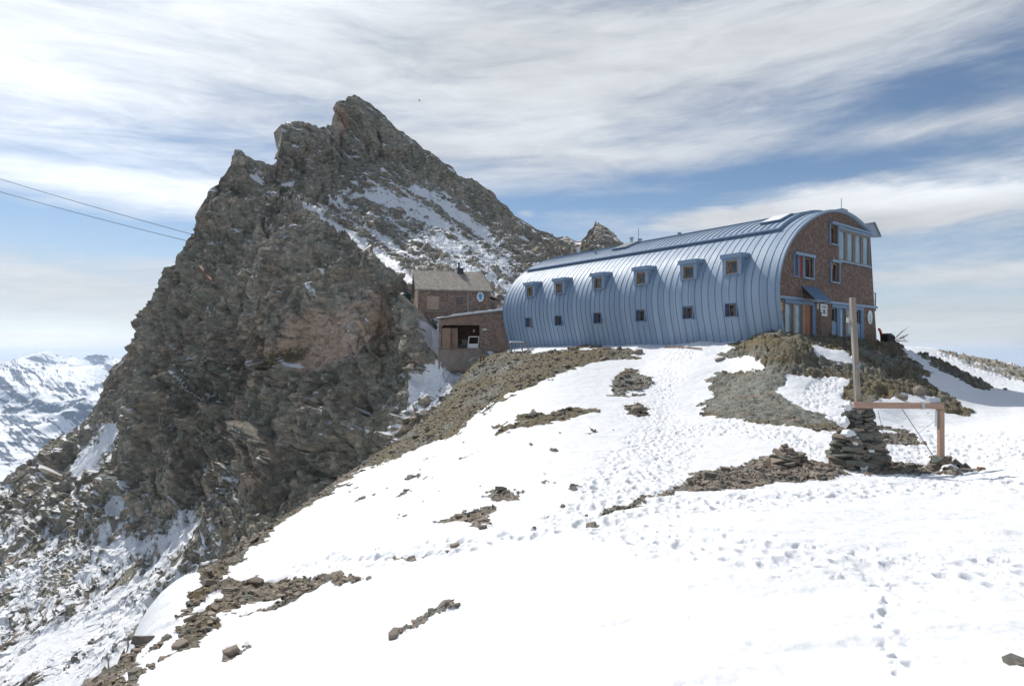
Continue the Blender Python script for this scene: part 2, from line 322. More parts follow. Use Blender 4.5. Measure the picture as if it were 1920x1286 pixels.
# ------------------------------------------------------------------ the snow ridge the camera stands on
CREST = [(-250, 1560, 7), (-100, 1420, 8), (50, 1345, 9.2), (190, 1275, 10.5), (250, 1190, 14), (330, 1130, 18), (400, 1080, 22), (470, 1030, 26), (560, 960, 32), (640, 900, 38), (740, 830, 45), (820, 765, 51), (870, 700, 56), (905, 674, 59)]
CP = [(1920,1286,3.1),(1400,1286,3.4),(960,1286,3.9),(600,1286,5.5),(350,1286,7.5),(1920,1150,4.6),(1920,1050,6.5),(1920,950,10),(1920,880,14),(1920,800,22.5),(1920,735,43),
 (2150,1286,3.1),(2150,950,10),(2150,800,22),(2150,735,43),(1400,1150,4.9),(1400,1000,7.8),(1400,925,12.5),(1600,886,15.5),(1770,886,15.6),(1480,880,16.2),(1600,810,22),(1700,785,28),
 (960,1150,5.8),(960,1000,10.5),(960,880,18),(960,780,30),(960,720,42),(960,682,52),(960,658,59.5),(700,1150,8.2),(700,1000,15.5),(700,905,28),(800,850,34),(850,785,43),(900,725,51),
 (600,1100,11.5),(500,1110,14),(450,1190,11),(1200,1000,9),(1200,880,16.5),(1200,780,28),(1200,722,38),(1200,685,44),(1200,648,48.5),(1310,640,45),(1400,636,41.2),(1300,700,38.5),(1300,670,41.5),(1000,653,58.8),(1080,650,54),
 (1200,652,60),(1400,650,50),(1000,660,70),(1600,655,60),
 (1440,624,37.5),(1490,630,38.5),(1560,637,41.2),(1640,641,45.5),(1500,640,35.5),(1580,655,35.5),(1700,653,46),(1780,684,44),(1860,724,42),(1310,772,29.5),(1400,700,36),(1400,662,38.3),(1380,742,31),(1500,792,24),(1550,703,33),(1650,752,29),
 (1650,690,35),(1750,772,29.5),(1820,772,31),(1750,720,34),(1700,668,56),(1800,722,52),(1860,742,53),(1700,1286,3.2),(1700,1050,6.6)]
pts = []; val = []
for u, v, Y in CP: pts.append((u / 600, math.log(Y))); val.append(v)
for u, v, Y in CREST:
    for fy, dv in ((1, 0), (1.16, 28), (1.45, 170)): pts.append((u / 600, math.log(Y * fy))); val.append(v + dv)
ridge_v = TPS(pts, val, .002)
YR0, YR1 = 2.3, 76.0
def rv(u, Y): return ridge_v(np.c_[np.asarray(u, float) / 600, np.log(np.asarray(Y, float))])
def ground_z(X, Y):
    u = U0 + X / Y * FPX; return float((V0 - rv([u], [Y])[0]) / FPX * Y)
def ground_at(u, v, Ylo=None, Yhi=None):
    """first point of the ridge that the photo pixel sees"""
    Ys = np.exp(np.linspace(math.log(Ylo or YR0), math.log(Yhi or 62), 500)); vv = rv(np.full(500, u), Ys); k = np.where(vv <= v)[0]
    Y = Ys[k[0]] if len(k) else Ys[int(np.argmin(vv))]
    return Vector(((u - U0) / FPX * Y, Y, ground_z((u - U0) / FPX * Y, Y)))
BARE = [  # outline of each snow-free patch, amount of moss
 ([(1200,668),(1150,672),(1080,690),(1010,720),(950,745),(900,775),(870,800),(830,825),(760,850),(690,877),(620,920),(540,976),(470,1026),(430,1068),(395,1098),(370,1085),(380,1060),(470,990),(560,930),(650,860),(740,795),(800,735),(850,690),(900,660),(950,662),(1020,658),(1110,652),(1180,650)], .52),
 ([(1138,738),(1152,712),(1178,692),(1195,698),(1225,710),(1230,722),(1205,736),(1170,742)], .45),
 ([(925,802),(985,778),(1060,766),(1122,770),(1080,782),(1000,800),(960,808),(930,820)], .5),
 ([(1345,660),(1395,634),(1440,610),(1540,615),(1660,625),(1720,640),(1800,675),(1870,726),(1830,724),(1770,700),(1730,705),(1790,740),(1825,776),(1760,770),(1730,752),(1690,742),(1620,757),(1580,747),(1572,735),(1600,705),(1560,700),(1480,705),(1455,728),(1475,748),(1510,765),(1560,790),(1600,805),(1590,815),(1530,808),(1480,800),(1400,787),(1320,777),(1306,765),(1335,745),(1332,722),(1310,715),(1350,700),(1435,688),(1425,675),(1398,660),(1370,672)], .66),
 ([(1650,805),(1700,808),(1730,830),(1690,836),(1655,834)], .3),
 ([(1090,972),(1160,952),(1260,915),(1330,885),(1420,862),(1480,858),(1560,870),(1700,874),(1760,880),(1800,890),(1700,893),(1600,887),(1530,902),(1400,917),(1300,922),(1200,947),(1150,957),(1110,974)], .12),
 ([(800,975),(850,963),(905,948),(935,955),(918,968),(928,985),(895,990),(870,983),(820,985)], .2), ([(735,1050),(790,1030),(862,1020),(855,1030),(800,1045),(750,1052)], .2),
 ([(900,930),(940,915),(985,920),(970,935),(930,942)], .2), ([(735,968),(765,962),(775,968),(750,975)], .2), ([(1000,905),(1040,900),(1040,907),(1010,910)], .2),
 ([(150,1300),(250,1222),(330,1152),(385,1095),(440,1082),(520,1088),(580,1080),(640,1072),(648,1085),(600,1102),(560,1122),(500,1142),(430,1167),(380,1197),(300,1242),(230,1300)], .42),
 ([(625,1098),(650,1085),(698,1083),(690,1092),(650,1098),(640,1105)], .2), ([(725,1198),(740,1185),(770,1158),(800,1142),(850,1130),(852,1138),(800,1158),(765,1180),(745,1195)], .1),
 ([(1175,775),(1180,763),(1200,757),(1220,766),(1215,776),(1195,780)], .5), ([(412,1232),(425,1216),(462,1210),(440,1222),(415,1233)], .05), ([(1900,1252),(1910,1238),(1930,1240),(1930,1252)], .05)]
HOLES = [[(1525,646),(1580,650),(1600,663),(1602,682),(1560,672),(1530,660)], [(1690,738),(1720,737),(1765,748),(1760,756),(1700,752)], [(1700,655),(1722,664),(1800,712),(1865,750),(1840,752),(1790,722),(1740,692),(1700,665)],
 [(1740,700),(1780,722),(1830,762),(1845,775),(1815,760),(1770,730),(1745,712)], [(880,795),(930,768),(950,745),(990,745),(930,790),(885,815)],
 [(300,1175),(420,1105),(430,1112),(330,1180),(260,1235)], [(400,1160),(520,1118),(525,1124),(420,1172)], [(220,1270),(330,1190),(345,1195),(240,1280)]]
PATHS = [([(1290,655),(1262,690),(1245,730),(1232,780),(1180,850),(1120,910),(1080,960),(1000,1000)], 26), ([(1235,790),(1260,850),(1230,900),(1170,930),(1130,960)], 55),
 ([(1080,965),(1200,1005),(1400,1030),(1600,1060),(1920,1085),(2100,1095)], 34), ([(1100,965),(1300,950),(1500,935),(1700,912),(2100,893)], 16), ([(560,1060),(760,1040),(920,1015),(1080,975)], 18), ([(1600,1050),(1680,1110),(1670,1180),(1700,1240)], 26),
 ([(1250,805),(1400,800),(1500,830),(1560,850)], 18), ([(1700,850),(1800,850),(2100,840)], 40), ([(1550,715),(1520,745),(1580,790)], 26)]
us = np.arange(-230, 2130, 1.75); Ys = np.exp(np.linspace(math.log(YR0), math.log(YR1), 860))
gy, gu = np.meshgrid(Ys, us, indexing='ij'); fu, fy = gu.ravel(), gy.ravel(); fv = rv(fu, fy)
X = (fu - U0) / FPX * fy; Z = (V0 - fv) / FPX * fy; Pw = np.c_[X, fy, Z]
# patches: soft edges broken up by noise of the ground itself
j1 = fbm(np.c_[X, fy, Z * 0] * .9, 5, 3, .6); j2 = fbm(np.c_[X * 3.0, fy * 3.0, Z * 0], 4, 9, .6)
ja = fbm(np.c_[fu / 40, fv / 7, fu * 0], 4, 21, .6)
wu = fu + 6 * j1; wv = fv + 3.2 * j1 + 1.5 * j2
bare = np.zeros(len(fu)); moss = np.zeros(len(fu))
for ip, (poly, ms) in enumerate(BARE):
    d = inpoly(wu, wv, poly) - (3.5 if ip in (6, 7, 8, 9, 10, 12, 13) else 0); k = sst(-5, 5, d + 5 * ja); moss = np.where(k > bare, ms + (.08 if ip == 0 else .12 if ip < 3 else 0), moss); bare = np.maximum(bare, k)
for h in HOLES: bare *= 1 - sst(-4, 4, inpoly(wu, wv, h) + 4 * ja)
dn = fv > 1500
# foreground ends in thin blown snow with a few dark specks further up the slope
spk = sst(.93, 1.12, fbm(np.c_[X * 1.3, fy * .55, Z * 0], 4, 44, .6)) * ((fu < 1130) & (fu > 650) & (fv > 800) & (fv < 1010)); bare = np.maximum(bare, spk * .6); moss = np.where(spk > .3, .1, moss)
beyond = np.zeros(len(fu))
cu = np.array([c[0] for c in CREST]); cy = np.interp(fu, cu, [c[2] for c in CREST], right=1e9)
beyond = sst(1.0, 1.08, fy / cy); bare = np.maximum(bare, beyond * sst(-.1, .5, j1 + .5))
pth = np.zeros(len(fu))
for pl, w in PATHS:
    P_ = np.array(pl, float); d = np.full(len(fu), 1e9)
    for a, b_ in zip(P_[:-1], P_[1:]):
        e = b_ - a; t = np.clip(((fu - a[0]) * e[0] + (fv - a[1]) * e[1]) / (e @ e), 0, 1); d = np.minimum(d, np.hypot(fu - a[0] - e[0] * t, fv - a[1] - e[1] * t))
    pth = np.maximum(pth, sst(w * 1.15, w * .35, d + w * .5 * ja))
pth *= (fy < 60)
# footprints: round dents with a raised rim, in cells about a third of a metre wide
q = np.c_[X, fy] / .25; fq = np.floor(q - .5); bd = np.full(len(fu), 9.0); bk = np.zeros(len(fu))
for a in (0, 1):
    for b_ in (0, 1):
        x, y = fq[:, 0] + a, fq[:, 1] + b_; rs0 = .6 + .8 * h3(x, y, x * 0, 8); d = np.hypot(q[:, 0] - x - .5 - (h3(x, y, x * 0, 5) - .5) * .7, (q[:, 1] - y - .5 - (h3(x, y, x * 0, 6) - .5) * .7) * .8) / rs0; k = d < bd; bd = np.where(k, d, bd); bk = np.where(k, h3(x, y, x * 0, 7), bk)
dent = -(sst(.42, .16, bd)) * (bk < .80) * (.45 + bk) + .35 * np.exp(-((bd - .5) / .13) ** 2) * (bk < .80)
fade = sst(55, 3, fy) * .4 + .6
dz_ = pth * (dent * .085 + .022 * j2 - .03 + .020 * fbm(np.c_[X * 7, fy * 7, Z * 0], 2, 99)) * fade * (.5 + .5 * sst(4, 16, fy))
dz_ += .035 * fbm(np.c_[X * .5, fy * .8, Z * 0], 4, 31, .5) * (1 - bare) * sst(2, 8, fy) + .014 * j2 * (1 - bare)
ripple = fbm(np.c_[X * .9 + fy * .25, fy * 3.5, Z * 0], 4, 77, .55); dz_ += .020 * ripple * (1 - bare)
lump, _ = facet(np.c_[X * .9, fy * 1.1, Z * 3.4 + 3], 60); lum2, _ = facet(np.c_[X * 3.1, fy * 3.1, Z * 5 + 3], 70)
knoll = sst(-25, 20, inpoly(fu, fv, BARE[3][0], 80)) * sst(26, 31, fy); gravel = sst(-10, 20, inpoly(fu, fv, [(1300,712),(1440,690),(1570,735),(1600,800),(1480,800),(1310,775)], 80))
knoll = knoll * (1 - gravel * .85)
amp = np.clip(knoll * .20 + .08, 0, .5) * bare
dz_ += amp * (lump * .8 + .9 * fbm(np.c_[X * .8, fy * .8, Z], 4, 13, .55)) + bare * (.07 + .07 * knoll) * lum2 + beyond * .5 * lump - .05 * (1 - bare) * 0
dz_ -= knoll * .12
near_b = sst(2.5, .5, np.abs(fy - 9999))
slope_gap = 1 - sst(56, 58, fy) * 0
Pw[:, 2] += dz_
moss = moss - .38 * gravel - .10 * knoll + .26 * fbm(np.c_[X * .35, fy * .35, Z], 3, 15)
me = npmesh('snow_ridge', Pw, gridquads(len(Ys), len(us)), {'snow': 1 - bare, 'moss': moss, 'tint': sst(.0, 1, .35 + .25 * j1) + .35 * (fv > 860) * bare})
tag(link('ground', me, M['ridge']), kind='structure')
RG = dict(u=fu, v=fv, Y=fy, P=Pw, bare=bare, moss=moss, beyond=beyond)

# ------------------------------------------------------------------ the rock peak
TOP = [(-260,1010),(-60,935),(0,897),(40,868),(80,835),(130,812),(165,782),(195,745),(215,700),(230,672),(245,655),(265,625),(290,580),(310,545),(325,515),(345,475),(352,445),(372,425),(380,385),(390,360),(405,345),(425,320),(440,300),(446,284),(462,293),(480,302),(500,308),(519,304),(521,285),(527,262),(525,245),(540,236),(560,230),(585,238),(600,240),(621,228),(624,208),(632,195),(645,183),(665,178),(690,190),(715,208),(740,235),(770,258),(800,280),(830,302),(850,312),(858,328),(885,332),(905,345),(925,360),(950,388),(965,405),(1000,425),(1030,440),(1060,442),(1090,452),(1098,440),(1107,425),(1116,412),(1130,418),(1150,432),(1165,450),(1200,470),(1260,500),(1420,570)]
DEP = [(-250,1010,140),(0,897,125),(165,782,117),(230,672,112),(345,475,107),(446,284,112),(525,240,136),(665,178,150),(760,250,152),(850,312,160),(950,390,172),(1060,442,182),(1130,415,190),(1260,500,200),(1400,570,210),
 (350,600,97),(300,750,92),(200,850,97),(100,950,97),(0,1000,98),(-200,1100,100),(0,1150,75),(0,1286,58),(0,1420,50),(-230,1420,52),(-230,1250,70),(100,1286,55),(200,1200,60),(200,1050,76),(300,950,80),(300,1150,60),(400,900,80),(400,1040,67),(350,1286,44),(200,1400,46),
 (400,500,100),(450,700,90),(500,600,84),(600,560,82),(700,548,78),(640,640,74),(700,700,71),(620,800,70),(560,930,68),(500,1020,63),(750,620,75.5),(785,700,68),(700,860,63),(780,780,61),(840,725,60),(800,600,70),(560,660,80),(540,700,82),(480,760,85),(430,830,84),
 (560,395,118),(620,440,112),(700,505,102),(745,545,90),(640,500,92),(590,430,104),(720,540,82),(700,330,140),(700,400,127),(800,350,146),(800,450,117),(900,430,142),(900,505,104),(960,480,130),(1000,460,155),(850,540,88),(850,575,77),
 (640,250,146),(560,300,134),(600,360,130),(500,350,120),(450,350,114),(450,420,106),(770,575,76),(850,589,71.5),(920,588,74),(822,604,68.2),(850,640,68.6),(900,640,69),(830,680,62.6),(880,679,62.0),(925,668,61.6),(800,690,65),(830,740,59),(890,605,68.8),(840,600,68.8),(790,620,69.5),(800,600,71),(780,650,69),(812,660,66.5),(940,600,72),(960,560,88),(860,690,65),(950,690,70),(1100,560,110),(1100,690,84),(1400,690,120)]
mt = TPS([(u / 300, v / 300) for u, v, _ in DEP], [math.log(y) for _, _, y in DEP], .003)
us = np.arange(-240, 1420, 1.7); nr = 640; nb = 26
tu = np.array([t[0] for t in TOP], float) ; tv = np.array([t[1] for t in TOP], float)
vtop = np.interp(us, tu, tv)
crv = np.interp(us, cu, [c[1] for c in CREST]); vbot = np.where(us < 905, crv + 90, np.interp(us, [905, 960, 1420], [764, 700, 700]))
kk = np.linspace(0, 1, nr)[:, None]; kr = np.exp(-.5 * (np.arange(-45, 46) / 16.0) ** 2); vts = np.convolve(np.pad(vtop, 45, 'edge'), kr / kr.sum(), 'valid'); gv = vbot + (vts - vbot) * kk + (vtop - vts) * kk ** 9; gu = np.repeat(us[None], nr, 0)
lnY = mt(np.c_[gu.ravel() / 300, gv.ravel() / 300]).reshape(nr, -1); gY = np.exp(lnY)
bk_ = (np.linspace(0, 1, nb + 1)[1:, None]) ** 1.3
bY = gY[-1] * (1 + .55 * bk_); bz = (V0 - vtop) / FPX * gY[-1] - 78 * bk_ ** .9; bX = (us - U0) / FPX * gY[-1] * (1 + .35 * bk_)
Xg = np.vstack([(gu - U0) / FPX * gY, bX]); Yg = np.vstack([gY, bY]); Zg = np.vstack([(V0 - gv) / FPX * gY, bz])
gu2 = np.vstack([gu, np.repeat(us[None], nb, 0)]); gv2 = np.vstack([gv, np.repeat(vtop[None], nb, 0)])
P3 = np.stack([Xg, Yg, Zg], -1)
# smooth base normals
def gnormals(P3):
    a = np.gradient(P3, axis=1); b = np.gradient(P3, axis=0); n = np.cross(a, b); n /= np.linalg.norm(n, axis=2, keepdims=True) + 1e-9; return n
N0 = gnormals(P3)
for _ in range(12):
    N0[1:-1, 1:-1] = (N0[1:-1, 1:-1] + N0[:-2, 1:-1] + N0[2:, 1:-1] + N0[1:-1, :-2] + N0[1:-1, 2:]) / 5
N0 /= np.linalg.norm(N0, axis=2, keepdims=True)
if (N0[:nr, :, 1].mean()) > 0: N0 = -N0
p = P3.reshape(-1, 3); n0 = N0.reshape(-1, 3); fu = gu2.ravel(); fv = gv2.ravel()
warp = np.c_[fbm(p / 9, 3, 1), fbm(p / 9, 3, 2), fbm(p / 9, 3, 3)]
pw = p + warp * 1.6
c_, s_ = math.cos(R(33)), math.sin(R(33))          # bedding dips to the right
pb = np.c_[(pw[:, 0] * c_ - pw[:, 2] * s_) * .50, pw[:, 1] * .8, (pw[:, 0] * s_ + pw[:, 2] * c_) * 1.25]
steep = sst(-150, 60, inpoly(fu, fv, [(330,480),(450,400),(560,420),(700,545),(820,600),(800,720),(560,950),(450,980),(300,900),(240,720)], 160))
slopey = sst(-40, 40, inpoly(fu, fv, [(640,330),(740,320),(900,400),(1000,500),(960,600),(800,540),(700,450),(600,400)], 120))
f1, id1 = facet(pb / 11.0, 11); f2, id2 = facet(pb / 3.6 + 5, 22); f3, _ = facet(pb / 1.5 + 9, 33); f4, _ = facet(pb / .62 + 2, 44)
g1 = ridged(np.c_[pw[:, 0] / 6.5, pw[:, 1] / 9, pw[:, 2] / 17], 4, 51)   # vertical gullies and ribs
g2 = fbm(pw / 2.2, 5, 61, .6)
low = sst(900, 1050, fv) * sst(460, 300, fu)
s1 = (1 - .72 * slopey) * (1 - .78 * low)
pc2 = np.c_[pw[:, 0] * .95 + pw[:, 2] * .18, pw[:, 1] * .8, pw[:, 2] * .55]; e1, _ = facet(pc2 / 10.0, 111); e2, _ = facet(pc2 / 3.8 + 5, 122); e3, _ = facet(pw / 1.35 + 9, 133); stp = np.clip(steep * 1.1, 0, 1)
f1 = f1 * (1 - stp) + e1 * stp; f2 = f2 * (1 - stp) + e2 * stp; f3 = f3 * (1 - stp) + e3 * stp
ck = vn(np.c_[pw[:, 0] / 5.5, pw[:, 1] / 7, pw[:, 2] / 15 + pw[:, 0] / 30], 201); ck2 = vn(np.c_[pb[:, 0] / 9, pb[:, 1] / 5, pb[:, 2] / 3.0], 211); crack = np.exp(-(ck / .045) ** 2) * 1.5 + np.exp(-(ck2 / .06) ** 2) * .7
face = sst(-6, 12, inpoly(fu + 3 * warp[:, 0], fv + 3 * warp[:, 1], [(598,600),(640,562),(708,545),(722,575),(715,640),(650,680),(600,705),(562,668)], 60)); face = np.maximum(face, .7 * sst(-6, 14, inpoly(fu, fv, [(716,552),(780,600),(800,650),(770,760),(700,790),(690,700),(722,640)], 60)))
big = ((1 - .8 * face) * s1 * (3.1 * f1 + 1.5 * g1 * (.35 + steep) + 1.45 * f2 - crack)).reshape(P3.shape[:2])
for _ in range(2): big[1:-1, 1:-1] = (big[1:-1, 1:-1] * 2 + big[:-2, 1:-1] + big[2:, 1:-1] + big[1:-1, :-2] + big[1:-1, 2:]) / 6
disp = big.ravel() + (1 - .5 * slopey) * (1 - .5 * low) * (.78 * f3 + .16 * g2) * (1 - .5 * face) + .30 * f4 * (1 - .4 * face) * (1 - .3 * low) + .35 * slopey * ridged(pb / 3, 3, 71)
edge = sst(0, 40, np.r_[np.repeat(np.abs(gv - vtop).ravel(), 1), np.full(nb * len(us), 60.0)])   # keep the crest near its outline
st = np.c_[(fu + fv) / 46, (fu - fv) / 200, fu * 0]; stL = fbm(np.c_[(fu * .66 + fv * .75) / 24 + .35 * warp[:, 0], (fu * .75 - fv * .66) / 130, fu * 0], 4, 81, .55)   # streaks down to the left
stR = fbm(np.c_[(fu * .55 + fv * .83) / 70, (fv * .83 - fu * .55) / 12, fu * 0], 5, 91, .6)                                                       # streaks down to the right
sno = np.full(len(fu), .0)
SN = [([(660,335),(690,315),(740,342),(830,360),(900,420),(960,470),(985,510),(960,570),(900,530),(820,500),(760,490),(700,450),(640,410),(620,375)], .52, 12, 1),
 ([(540,380),(600,398),(640,420),(700,462),(740,492),(775,525),(770,548),(740,543),(690,492),(630,462),(600,425)], .98, 8, 1), ([(455,305),(485,310),(500,345),(550,338),(545,352),(500,356),(475,340)], .70, 8, 1), ([(520,395),(560,400),(540,412),(510,408)], .7, 6, 1),
 ([(165,805),(250,768),(240,805),(185,850),(150,905),(110,905)], .84, 10, 0), ([(-240,1250),(0,1190),(150,1150),(300,1130),(350,1150),(180,1300),(0,1600),(-240,1600)], .66, 24, 0), ([(-240,1130),(0,1060),(80,1040),(150,1000),(190,1030),(300,965),(380,950),(430,900),(480,890),(470,945),(400,1075),(330,1150),(180,1300),(0,1600),(-240,1600)], .47, 22, 0),
 ([(0,890),(160,830),(260,850),(330,930),(240,1010),(100,1040),(-100,1100),(-240,1120),(-240,1000)], .34, 20, 0), ([(215,930),(250,900),(245,960),(215,980)], .8, 10, 0), ([(470,620),(495,640),(514,700),(500,708),(480,662)], .95, 5, 0), ([(525,650),(557,655),(550,670),(530,664)], .95, 5, 0), ([(460,780),(500,850),(490,900),(455,880)], .40, 12, 0),
 ([(720,810),(780,730),(800,680),(855,690),(875,705),(830,775),(760,830)], .66, 10, 0), ([(788,582),(830,585),(835,600),(800,600)], .9, 5, 0), ([(815,600),(830,600),(835,690),(812,670)], .9, 5, 0), ([(540,370),(760,300),(960,420),(1000,600),(700,560)], .22, 30, 1), ([(400,300),(560,400),(560,560),(440,560),(340,520)], .24, 20, 1)]
wgt = np.zeros(len(fu)); rr_ = np.zeros(len(fu))
for poly, w, soft, rt in SN:
    k = sst(-soft, soft, inpoly(fu + 5 * warp[:, 0], fv + 5 * warp[:, 1], poly, 90)); wgt = np.maximum(wgt, k * w); rr_ = np.maximum(rr_, k * rt)
stk = np.where(rr_ > .5, stR, stL)
flatS = sst(.45, .85, wgt + .28 * stk * (wgt > .3)) * sst(.3, .6, wgt)
disp = disp * (1 - .80 * flatS)
disp = disp * (.38 + .62 * edge) - .2
disp *= sst(6, 30, np.hypot(fu - 860, (fv - 588) * 2)) * .4 + .6
hutz = sst(20, -30, np.abs(fu - 862) - 72) * sst(10, -6, np.abs(fv - 588) - 9); shedz = sst(10, -12, np.abs(fu - 890) - 56) * sst(12, -10, np.abs(fv - 642) - 46); disp = disp * (1 - .75 * hutz) * (1 - .9 * shedz)
p2 = p + n0 * disp[:, None]
N1 = gnormals(p2.reshape(P3.shape)); N1 = np.where(N1[..., 1:2] * 0 + (N1 * N0).sum(-1, keepdims=True) < 0, -N1, N1)
up = N1[..., 2].ravel()
snow = wgt + np.where(rr_ > .5, .42, .55) * stk * np.clip(wgt * 1.6, 0, 1) + (.42 - .22 * low) * (up - .42) * (.45 + wgt) + .10 * g2 - .02 - .14 * np.clip(f3, -1, 1) - .12 * np.clip(f2, -1, 1)
snow += .17 * (up > .80) - .15 * hutz
fleck = fbm(np.c_[pb[:, 0] * .45, pb[:, 1] * .5, pb[:, 2] * 1.1], 5, 131, .65); snow = np.maximum(snow, .13 - .16 * steep + .62 * fleck + .60 * (up - .55))
snow = snow - .25 * sst(.3, .9, np.abs(f4)) * (wgt < .7)
pink = sst(-22, 20, 9 * g2 + inpoly(fu + 12 * warp[:, 0], fv + 12 * warp[:, 1], [(600,590),(650,560),(712,545),(735,580),(730,620),(640,680),(600,700),(560,665)], 60)) * .72 + .4 * sst(-10, 12, inpoly(fu, fv, [(622,200),(650,182),(660,215),(640,250),(620,240)], 30)) + .35 * sst(-10, 12, inpoly(fu, fv, [(605,370),(650,360),(660,410),(620,430)], 30))
mo = sst(-10, 10, inpoly(fu, fv, [(500,700),(560,655),(600,640),(580,680),(520,725)], 40)) * .6 + .5 * sst(-14, 10, inpoly(fu, fv, [(420,940),(470,900),(480,930),(440,970)], 40)) + .22 * low + .18 * (up > .6)
mm = npmesh('rock_peak', p2, gridquads(nr + nb, len(us)), {'snow': snow, 'moss': mo, 'tint': .12 + pink + .30 * sst(.55, 1, id1) + .22 * id2 - .1}, smooth=False)
tag(link('mountain', mm, M['mountain']), kind='structure')

# ------------------------------------------------------------------ far mountains, left
FT = [(-700,720),(-400,690),(-200,700),(-60,700),(0,684),(30,672),(60,664),(85,656),(110,668),(125,672),(132,667),(150,672),(185,663),(205,668),(228,677),(300,700),(420,690),(560,720),(800,730)]
FD = [(-700,720,9000),(0,684,7400),(85,656,9400),(60,665,7400),(150,673,9400),(185,663,8200),(300,700,8500),(800,730,9500),(0,700,6600),(60,700,6600),(100,690,7600),(120,712,6300),(190,735,5900),(185,690,7300),(230,720,6800),(40,714,5500),(150,728,5400),(200,752,5000),(0,745,5100),(100,770,4800),(0,800,4450),(60,800,4400),(120,820,4250),(0,830,4000),(60,850,3850),(0,880,3500),(40,900,3400),(100,900,3500),(-300,800,4400),(-300,900,3500),(400,800,4400),(400,950,3300),(800,950,3400)]
ft = TPS([(u / 300, v / 120) for u, v, _ in FD], [math.log(y) for _, _, y in FD], .002)
us = np.arange(-700, 800, 1.6); nr2 = 300; vt = np.interp(us, [f[0] for f in FT], [f[1] for f in FT]); kk = np.linspace(0, 1, nr2)[:, None]
gv = 1010 + (vt - 1010) * kk; gu = np.repeat(us[None], nr2, 0); gY = np.exp(ft(np.c_[gu.ravel() / 300, gv.ravel() / 120]).reshape(nr2, -1))
bk_ = np.linspace(0, 1, 11)[1:, None]
Xg = np.vstack([(gu - U0) / FPX * gY, (us - U0) / FPX * gY[-1] * (1 + .1 * bk_)]); Yg = np.vstack([gY, gY[-1] * (1 + .3 * bk_)]); Zg = np.vstack([(V0 - gv) / FPX * gY, (V0 - vt) / FPX * gY[-1] - 1100 * bk_])
P3 = np.stack([Xg, Yg, Zg], -1); p = P3.reshape(-1, 3); fu = np.vstack([gu, np.repeat(us[None], 10, 0)]).ravel(); fv = np.vstack([gv, np.repeat(vt[None], 10, 0)]).ravel()
hh = 120 * ridged(p / 1300, 6, 5, .55) + 16 * facet(p / 260, 7)[0]
p2 = p.copy(); p2[:, 2] += hh * sst(0, 25, fv - np.interp(fu, us, vt)) * .55 * np.clip(p[:, 1] / 5000, .3, 1); p2[:, 1] -= hh * .5
N1 = gnormals(p2.reshape(P3.shape)); N1 *= np.sign((N1[..., 2:3]) + 1e-9); up = N1[..., 2].ravel()
dark = np.zeros(len(fu))
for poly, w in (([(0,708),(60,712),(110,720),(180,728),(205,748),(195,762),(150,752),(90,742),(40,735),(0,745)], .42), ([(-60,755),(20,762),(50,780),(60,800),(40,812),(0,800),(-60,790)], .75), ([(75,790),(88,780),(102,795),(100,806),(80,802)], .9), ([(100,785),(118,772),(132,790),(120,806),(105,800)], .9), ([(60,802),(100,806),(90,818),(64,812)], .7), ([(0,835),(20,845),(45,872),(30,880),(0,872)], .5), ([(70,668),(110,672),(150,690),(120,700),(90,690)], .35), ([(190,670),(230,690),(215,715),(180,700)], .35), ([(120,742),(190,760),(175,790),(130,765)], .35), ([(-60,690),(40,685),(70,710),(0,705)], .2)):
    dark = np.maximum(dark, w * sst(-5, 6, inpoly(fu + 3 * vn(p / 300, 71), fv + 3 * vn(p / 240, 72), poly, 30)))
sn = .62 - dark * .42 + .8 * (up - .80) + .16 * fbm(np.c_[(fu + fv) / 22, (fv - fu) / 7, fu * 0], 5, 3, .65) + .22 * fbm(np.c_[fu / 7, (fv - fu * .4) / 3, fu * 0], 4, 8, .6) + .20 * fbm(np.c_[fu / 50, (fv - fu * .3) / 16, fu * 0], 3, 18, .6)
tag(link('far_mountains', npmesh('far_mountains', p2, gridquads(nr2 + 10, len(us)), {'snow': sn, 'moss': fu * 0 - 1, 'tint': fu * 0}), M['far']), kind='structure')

# ------------------------------------------------------------------ the spur behind the knoll, right
HT = [(1560,668),(1640,664),(1700,650),(1740,651),(1790,660),(1850,672),(1900,684),(1960,698),(2100,730),(2300,780)]
HD = [(1560,668,95),(1700,650,100),(1800,662,112),(1920,690,118),(2300,780,120),(1560,800,52),(1700,700,62),(1800,740,54),(1920,735,58),(1920,800,50),(2200,735,60),(2300,820,50),(2300,900,45),(1850,700,80),(1950,715,85)]
ht = TPS([(u / 300, v / 120) for u, v, _ in HD], [math.log(y) for _, _, y in HD], .002)
us = np.arange(1560, 2300, 1.8); nr3 = 120; vt = np.interp(us, [f[0] for f in HT], [f[1] for f in HT]); kk = np.linspace(0, 1, nr3)[:, None]
gv = 800 + (vt - 800) * kk; gu = np.repeat(us[None], nr3, 0); gY = np.exp(ht(np.c_[gu.ravel() / 300, gv.ravel() / 120]).reshape(nr3, -1)); bk_ = np.linspace(0, 1, 9)[1:, None]
P3 = np.stack([np.vstack([(gu - U0) / FPX * gY, (us - U0) / FPX * gY[-1] * (1 + .3 * bk_)]), np.vstack([gY, gY[-1] * (1 + .5 * bk_)]), np.vstack([(V0 - gv) / FPX * gY, (V0 - vt) / FPX * gY[-1] - 40 * bk_])], -1)
p = P3.reshape(-1, 3); fu = np.vstack([gu, np.repeat(us[None], 8, 0)]).ravel(); fv = np.vstack([gv, np.repeat(vt[None], 8, 0)]).ravel()
fa, _ = facet(p / 2.6, 3); fb, _ = facet(p / 1.0, 4); p2 = p.copy(); rk = sst(-8, 8, inpoly(fu, fv, [(1760,640),(1960,680),(2300,760),(2300,800),(1960,730),(1900,715),(1830,690),(1760,668)], 60))
